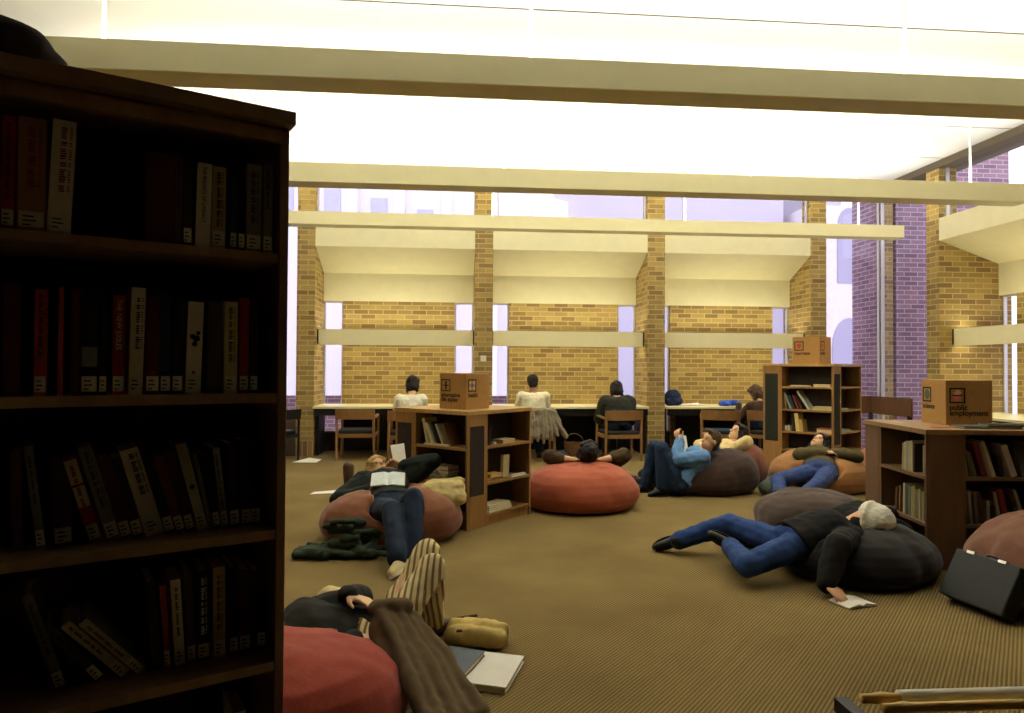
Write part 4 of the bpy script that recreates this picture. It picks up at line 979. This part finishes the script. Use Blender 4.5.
# basket / bag on the floor under that chair
t = thing('basket', 'woven brown basket on the carpet under the counter of the middle bay', 'basket', (1.78, 10.05, 0))
rings = []
for r, z in ((.10, .002), (.13, .1), (.14, .24), (.145, .25), (.13, .25), (.115, .03), (.05, .02)):
    rings.append([(r*cos(q)*1.1, r*sin(q)*.8, z) for q in [2*pi*i/24 for i in range(24)]])
M().loft(rings).build('basket_body', mat('brown wicker', (104, 72, 44), .8, .4, 60, .4), t)
M().tube([(.14*cos(q), 0, .24+.14*sin(q)) for q in [pi*i/12 for i in range(13)]], .01).build('handle', BRNSH, t, smooth=True)
# lone boot behind the left bag
t = thing('boot', 'brown leather boot standing on the carpet behind the orange brown bean bag', 'boot', (-1.10, 7.28, 0), .4)
b = M(); b.cap((0, 0, .06), (0, .02, .30), .05, .062); b.cap((0, 0, .05), (.0, -.15, .04), .05, .038)
obj('shaft', remesh(b, .009, 2), BRNSH, t)
M().box(-.045, .045, -.19, .05, 0, .02).build('sole', SOLE, t, bevel=.008)
heap('shoulder_bag', 'pale canvas bag tucked beside the reader on the orange brown bean bag', 'bag', [((-.20, 5.44, .38), (.02, 5.50, .38), .07, .07), ((-.18, 5.40, .33), (.04, 5.46, .32), .07, .07), ((-.2, 5.5, .42), (.05, 5.56, .43), .035, .03)], cloth('pale canvas', (186, 168, 112)), seed=12)
# a sandy cloth beside the boot
heap('cloth_bundle', 'sandy cloth bundle on the carpet behind the head of the reader in dark clothes', 'cloth', [((-1.0, 7.1, .1), (-.75, 7.05, .13), .09, .09), ((-.95, 7.0, .16), (-.72, 6.98, .18), .07, .07)], cloth('sandy cotton', (168, 142, 84)), seed=13)
# black bag behind the jeans, and dark blue one behind the red bag
heap('shoulder_bag', 'black leather bag lying on the carpet behind the blue jeans of the hat wearer', 'bag', [((2.08, 4.98, .09), (2.36, 4.95, .09), .085, .085), ((2.12, 4.9, .12), (2.34, 4.9, .12), .07, .07)], BOOT, seed=14)
heap('bag', 'dark blue cloth bag on the carpet left of the red bean bag', 'bag', [((.74, 6.78, .09), (.96, 6.86, .1), .085, .08), ((.78, 6.8, .14), (.92, 6.84, .16), .06, .06)], cloth('dark blue cloth', (44, 48, 66)), seed=15)
heap('bag', 'grey green cloth bag on the carpet beside the tan bean bag', 'bag', [((3.38, 6.98, .08), (3.52, 7.08, .09), .075, .07), ((3.34, 7.1, .07), (3.46, 7.2, .12), .07, .06)], cloth('grey green cloth', (72, 78, 70)), seed=16)

heap('jacket', 'black green jacket bunched on the black bean bag behind the white hat', 'jacket', [((2.86, 4.62, .36), (3.04, 4.56, .34), .075, .06), ((2.92, 4.56, .30), (3.10, 4.44, .26), .07, .05), ((2.78, 4.66, .33), (2.95, 4.66, .36), .07, .06)], cloth('black green cloth', (22, 28, 22)), seed=17)
# briefcase leaning on the right-hand bag
t = thing('briefcase', 'black briefcase with two bright clasps leaning on the bean bag at the right edge', 'briefcase', (2.84, 3.80, .05))
ax = V((.05, -.40, .0)).normalized(); tilt = radians(28); nrm = V((ax.y*-1, ax.x, 0)); nrm = -nrm if nrm.x > 0 else nrm   # nrm points to the room (-x)
upv = (V((0,0,1))*cos(tilt) - nrm*sin(tilt)); nn = (nrm*cos(tilt)+V((0,0,1))*sin(tilt))
def bc(u, v, w): return tuple(ax*u+upv*v-nn*w)
def bbox(u0, u1, v0, v1, w0, w1): return M().hexa([bc(u0,v0,w0), bc(u1,v0,w0), bc(u1,v1,w0), bc(u0,v1,w0), bc(u0,v0,w1), bc(u1,v0,w1), bc(u1,v1,w1), bc(u0,v1,w1)])
LEATH = mat('black briefcase leather', (28, 31, 30), .4, .15, 40, .1)
bbox(0, .41, .0, .285, .0, .048).build('lid', LEATH, t, bevel=.008); bbox(0, .41, .0, .285, .0485, .10).build('base', LEATH, t, bevel=.008)
for u in (.075, .275): bbox(u, u+.05, .272, .291, -.005, .066).build('clasp', CHROME, t, bevel=.002)
M().tube([bc(u, v, .05) for u, v in ((.155, .286), (.16, .30), (.175, .306), (.225, .306), (.24, .30), (.245, .286))], .008).build('handle', LEATH, t, smooth=True)

# ------------------------------------------------------------------ far buildings outside
t = thing('far_building', 'pale fin-fronted building outside the left clerestory', 'building', (-2, 30, -.5))
FB = mat('pale concrete outside', (226, 222, 230), .9, .05, .3)
M().prism([(-9, 0), (7, 0), (7, 9.3), (-9, 13.2)], 'y', 0, 8).build('block', FB, t)
for k in range(8): M().box(-8.6+2*k, -8.2+2*k, -.8, -.01, 0, 13.1-.488*k-.6).build('fin', FB, t)
for k in range(7): M().box(-7.7+2*k, -7.0+2*k, -.05, -.005, 8.2-.2*k, 10.6-.45*k).build('window_strip', mat('far window glass', (184, 184, 200), .3), t)
t = thing('far_building', 'flat pale slab building outside the middle and right clerestory', 'building', (12, 42, -.5))
FB2 = mat('lavender grey concrete outside', (184, 179, 194), .9, .05, .3); M().box(-4.5, 9, 0, 10, 0, 15.6).build('block', FB2, t); M().box(11.5, 13.5, 1, 9, 0, 14.5).build('tower', FB2, t)
t = thing('gothic_chapel', 'pale gothic chapel front outside the tall corner window', 'building', (24.5, 40, -.5))
M().box(-2.8, 3.2, 0, 8, 0, 12).build('wall', SPRUCE, t)
def arch(b, x, z0, z1, w, y0, y1):
    p = [(x-w, z0), (x+w, z0), (x+w, z1)]+[(x+w*cos(q), z1+w*1.7*sin(q)) for q in [pi*i/10 for i in range(1, 10)]]+[(x-w, z1)]
    b.prism(p, 'y', y0, y1)
ARCHM = mat('chapel window stone shade', (164, 160, 182), .8)
for x, z0, z1, w in ((-.3, 7.2, 10.6, .75), (-.3, 1.0, 3.2, 1.1), (2.0, 7.2, 10.4, .6)):
    b = M(); arch(b, x, z0, z1, w, -.06, -.01); b.build('arched_window', ARCHM, t)
for x in (-2.6, 1.1, 3.0): M().box(x-.25, x+.25, -.7, -.01, 0, 11).build('buttress', SPRUCE, t)

# ------------------------------------------------------------------ light
def area(name, loc, sx, sy, power, col, down=False):
    l = bpy.data.lights.new(name, 'AREA'); l.shape = 'RECTANGLE'; l.size = sx; l.size_y = sy; l.energy = power; l.color = col
    o = bpy.data.objects.new(name, l); COL.objects.link(o); o.location = loc
    if not down: o.rotation_euler = (pi, 0, 0)
    return o
WARM = (1.0, .94, .72)
for (y, z0, z1, d, lb), pw in zip(BEAMS, (270, 240, 225)):
    area('beam_lamp', (1.37, y+d/2, z0+.12), 9.5, d-.06, pw, WARM)
for k in range(3):
    u0, u1 = PX[k][1], PX[k+1][0]
    area('niche_lamp', ((u0+u1)/2, YB+.34, 1.90), u1-u0-.2, .14, 12, WARM); area('niche_lamp', ((u0+u1)/2, YB+.34, 1.77), u1-u0-.2, .14, 9, WARM, True)
for s, z, p in ((0, 1.90, 11), (1, 1.77, 11)):
    o = area('niche_lamp', (XR+.34, 7.87, z), .14, 2.3, p, WARM, bool(s))
w = bpy.data.worlds.new('overcast sky'); SC.world = w; w.use_nodes = True
bg = w.node_tree.nodes['Background']; bg.inputs['Color'].default_value = (.91, .885, 1.0, 1); bg.inputs['Strength'].default_value = 2.5

# ------------------------------------------------------------------ camera
cam = bpy.data.cameras.new('camera'); co = bpy.data.objects.new('camera', cam); COL.objects.link(co); SC.camera = co
cam.sensor_fit = 'HORIZONTAL'; cam.sensor_width = 36; cam.lens = 680/1024*36; cam.clip_start = .05; cam.clip_end = 300
yaw, pitch, roll = .0838, .01735, .0055
fw = V((sin(yaw)*cos(pitch), cos(yaw)*cos(pitch), sin(pitch))); r0 = V((cos(yaw), -sin(yaw), 0)); u0 = r0.cross(fw)
rr = r0*cos(roll)+u0*sin(roll); uu = u0*cos(roll)-r0*sin(roll)
mw = Matrix((rr, uu, -fw)).transposed().to_4x4(); mw.translation = (0, 0, 1.35); co.matrix_world = mw
SC.view_settings.view_transform = 'Standard'; SC.view_settings.look = 'None'; SC.view_settings.exposure = 0; SC.view_settings.gamma = 1
SC.view_settings.use_curve_mapping = False
SC.cycles.use_denoising = True; SC.cycles.max_bounces = 8; SC.cycles.diffuse_bounces = 5; SC.cycles.transparent_max_bounces = 12
SC.cycles.sample_clamp_indirect = 8
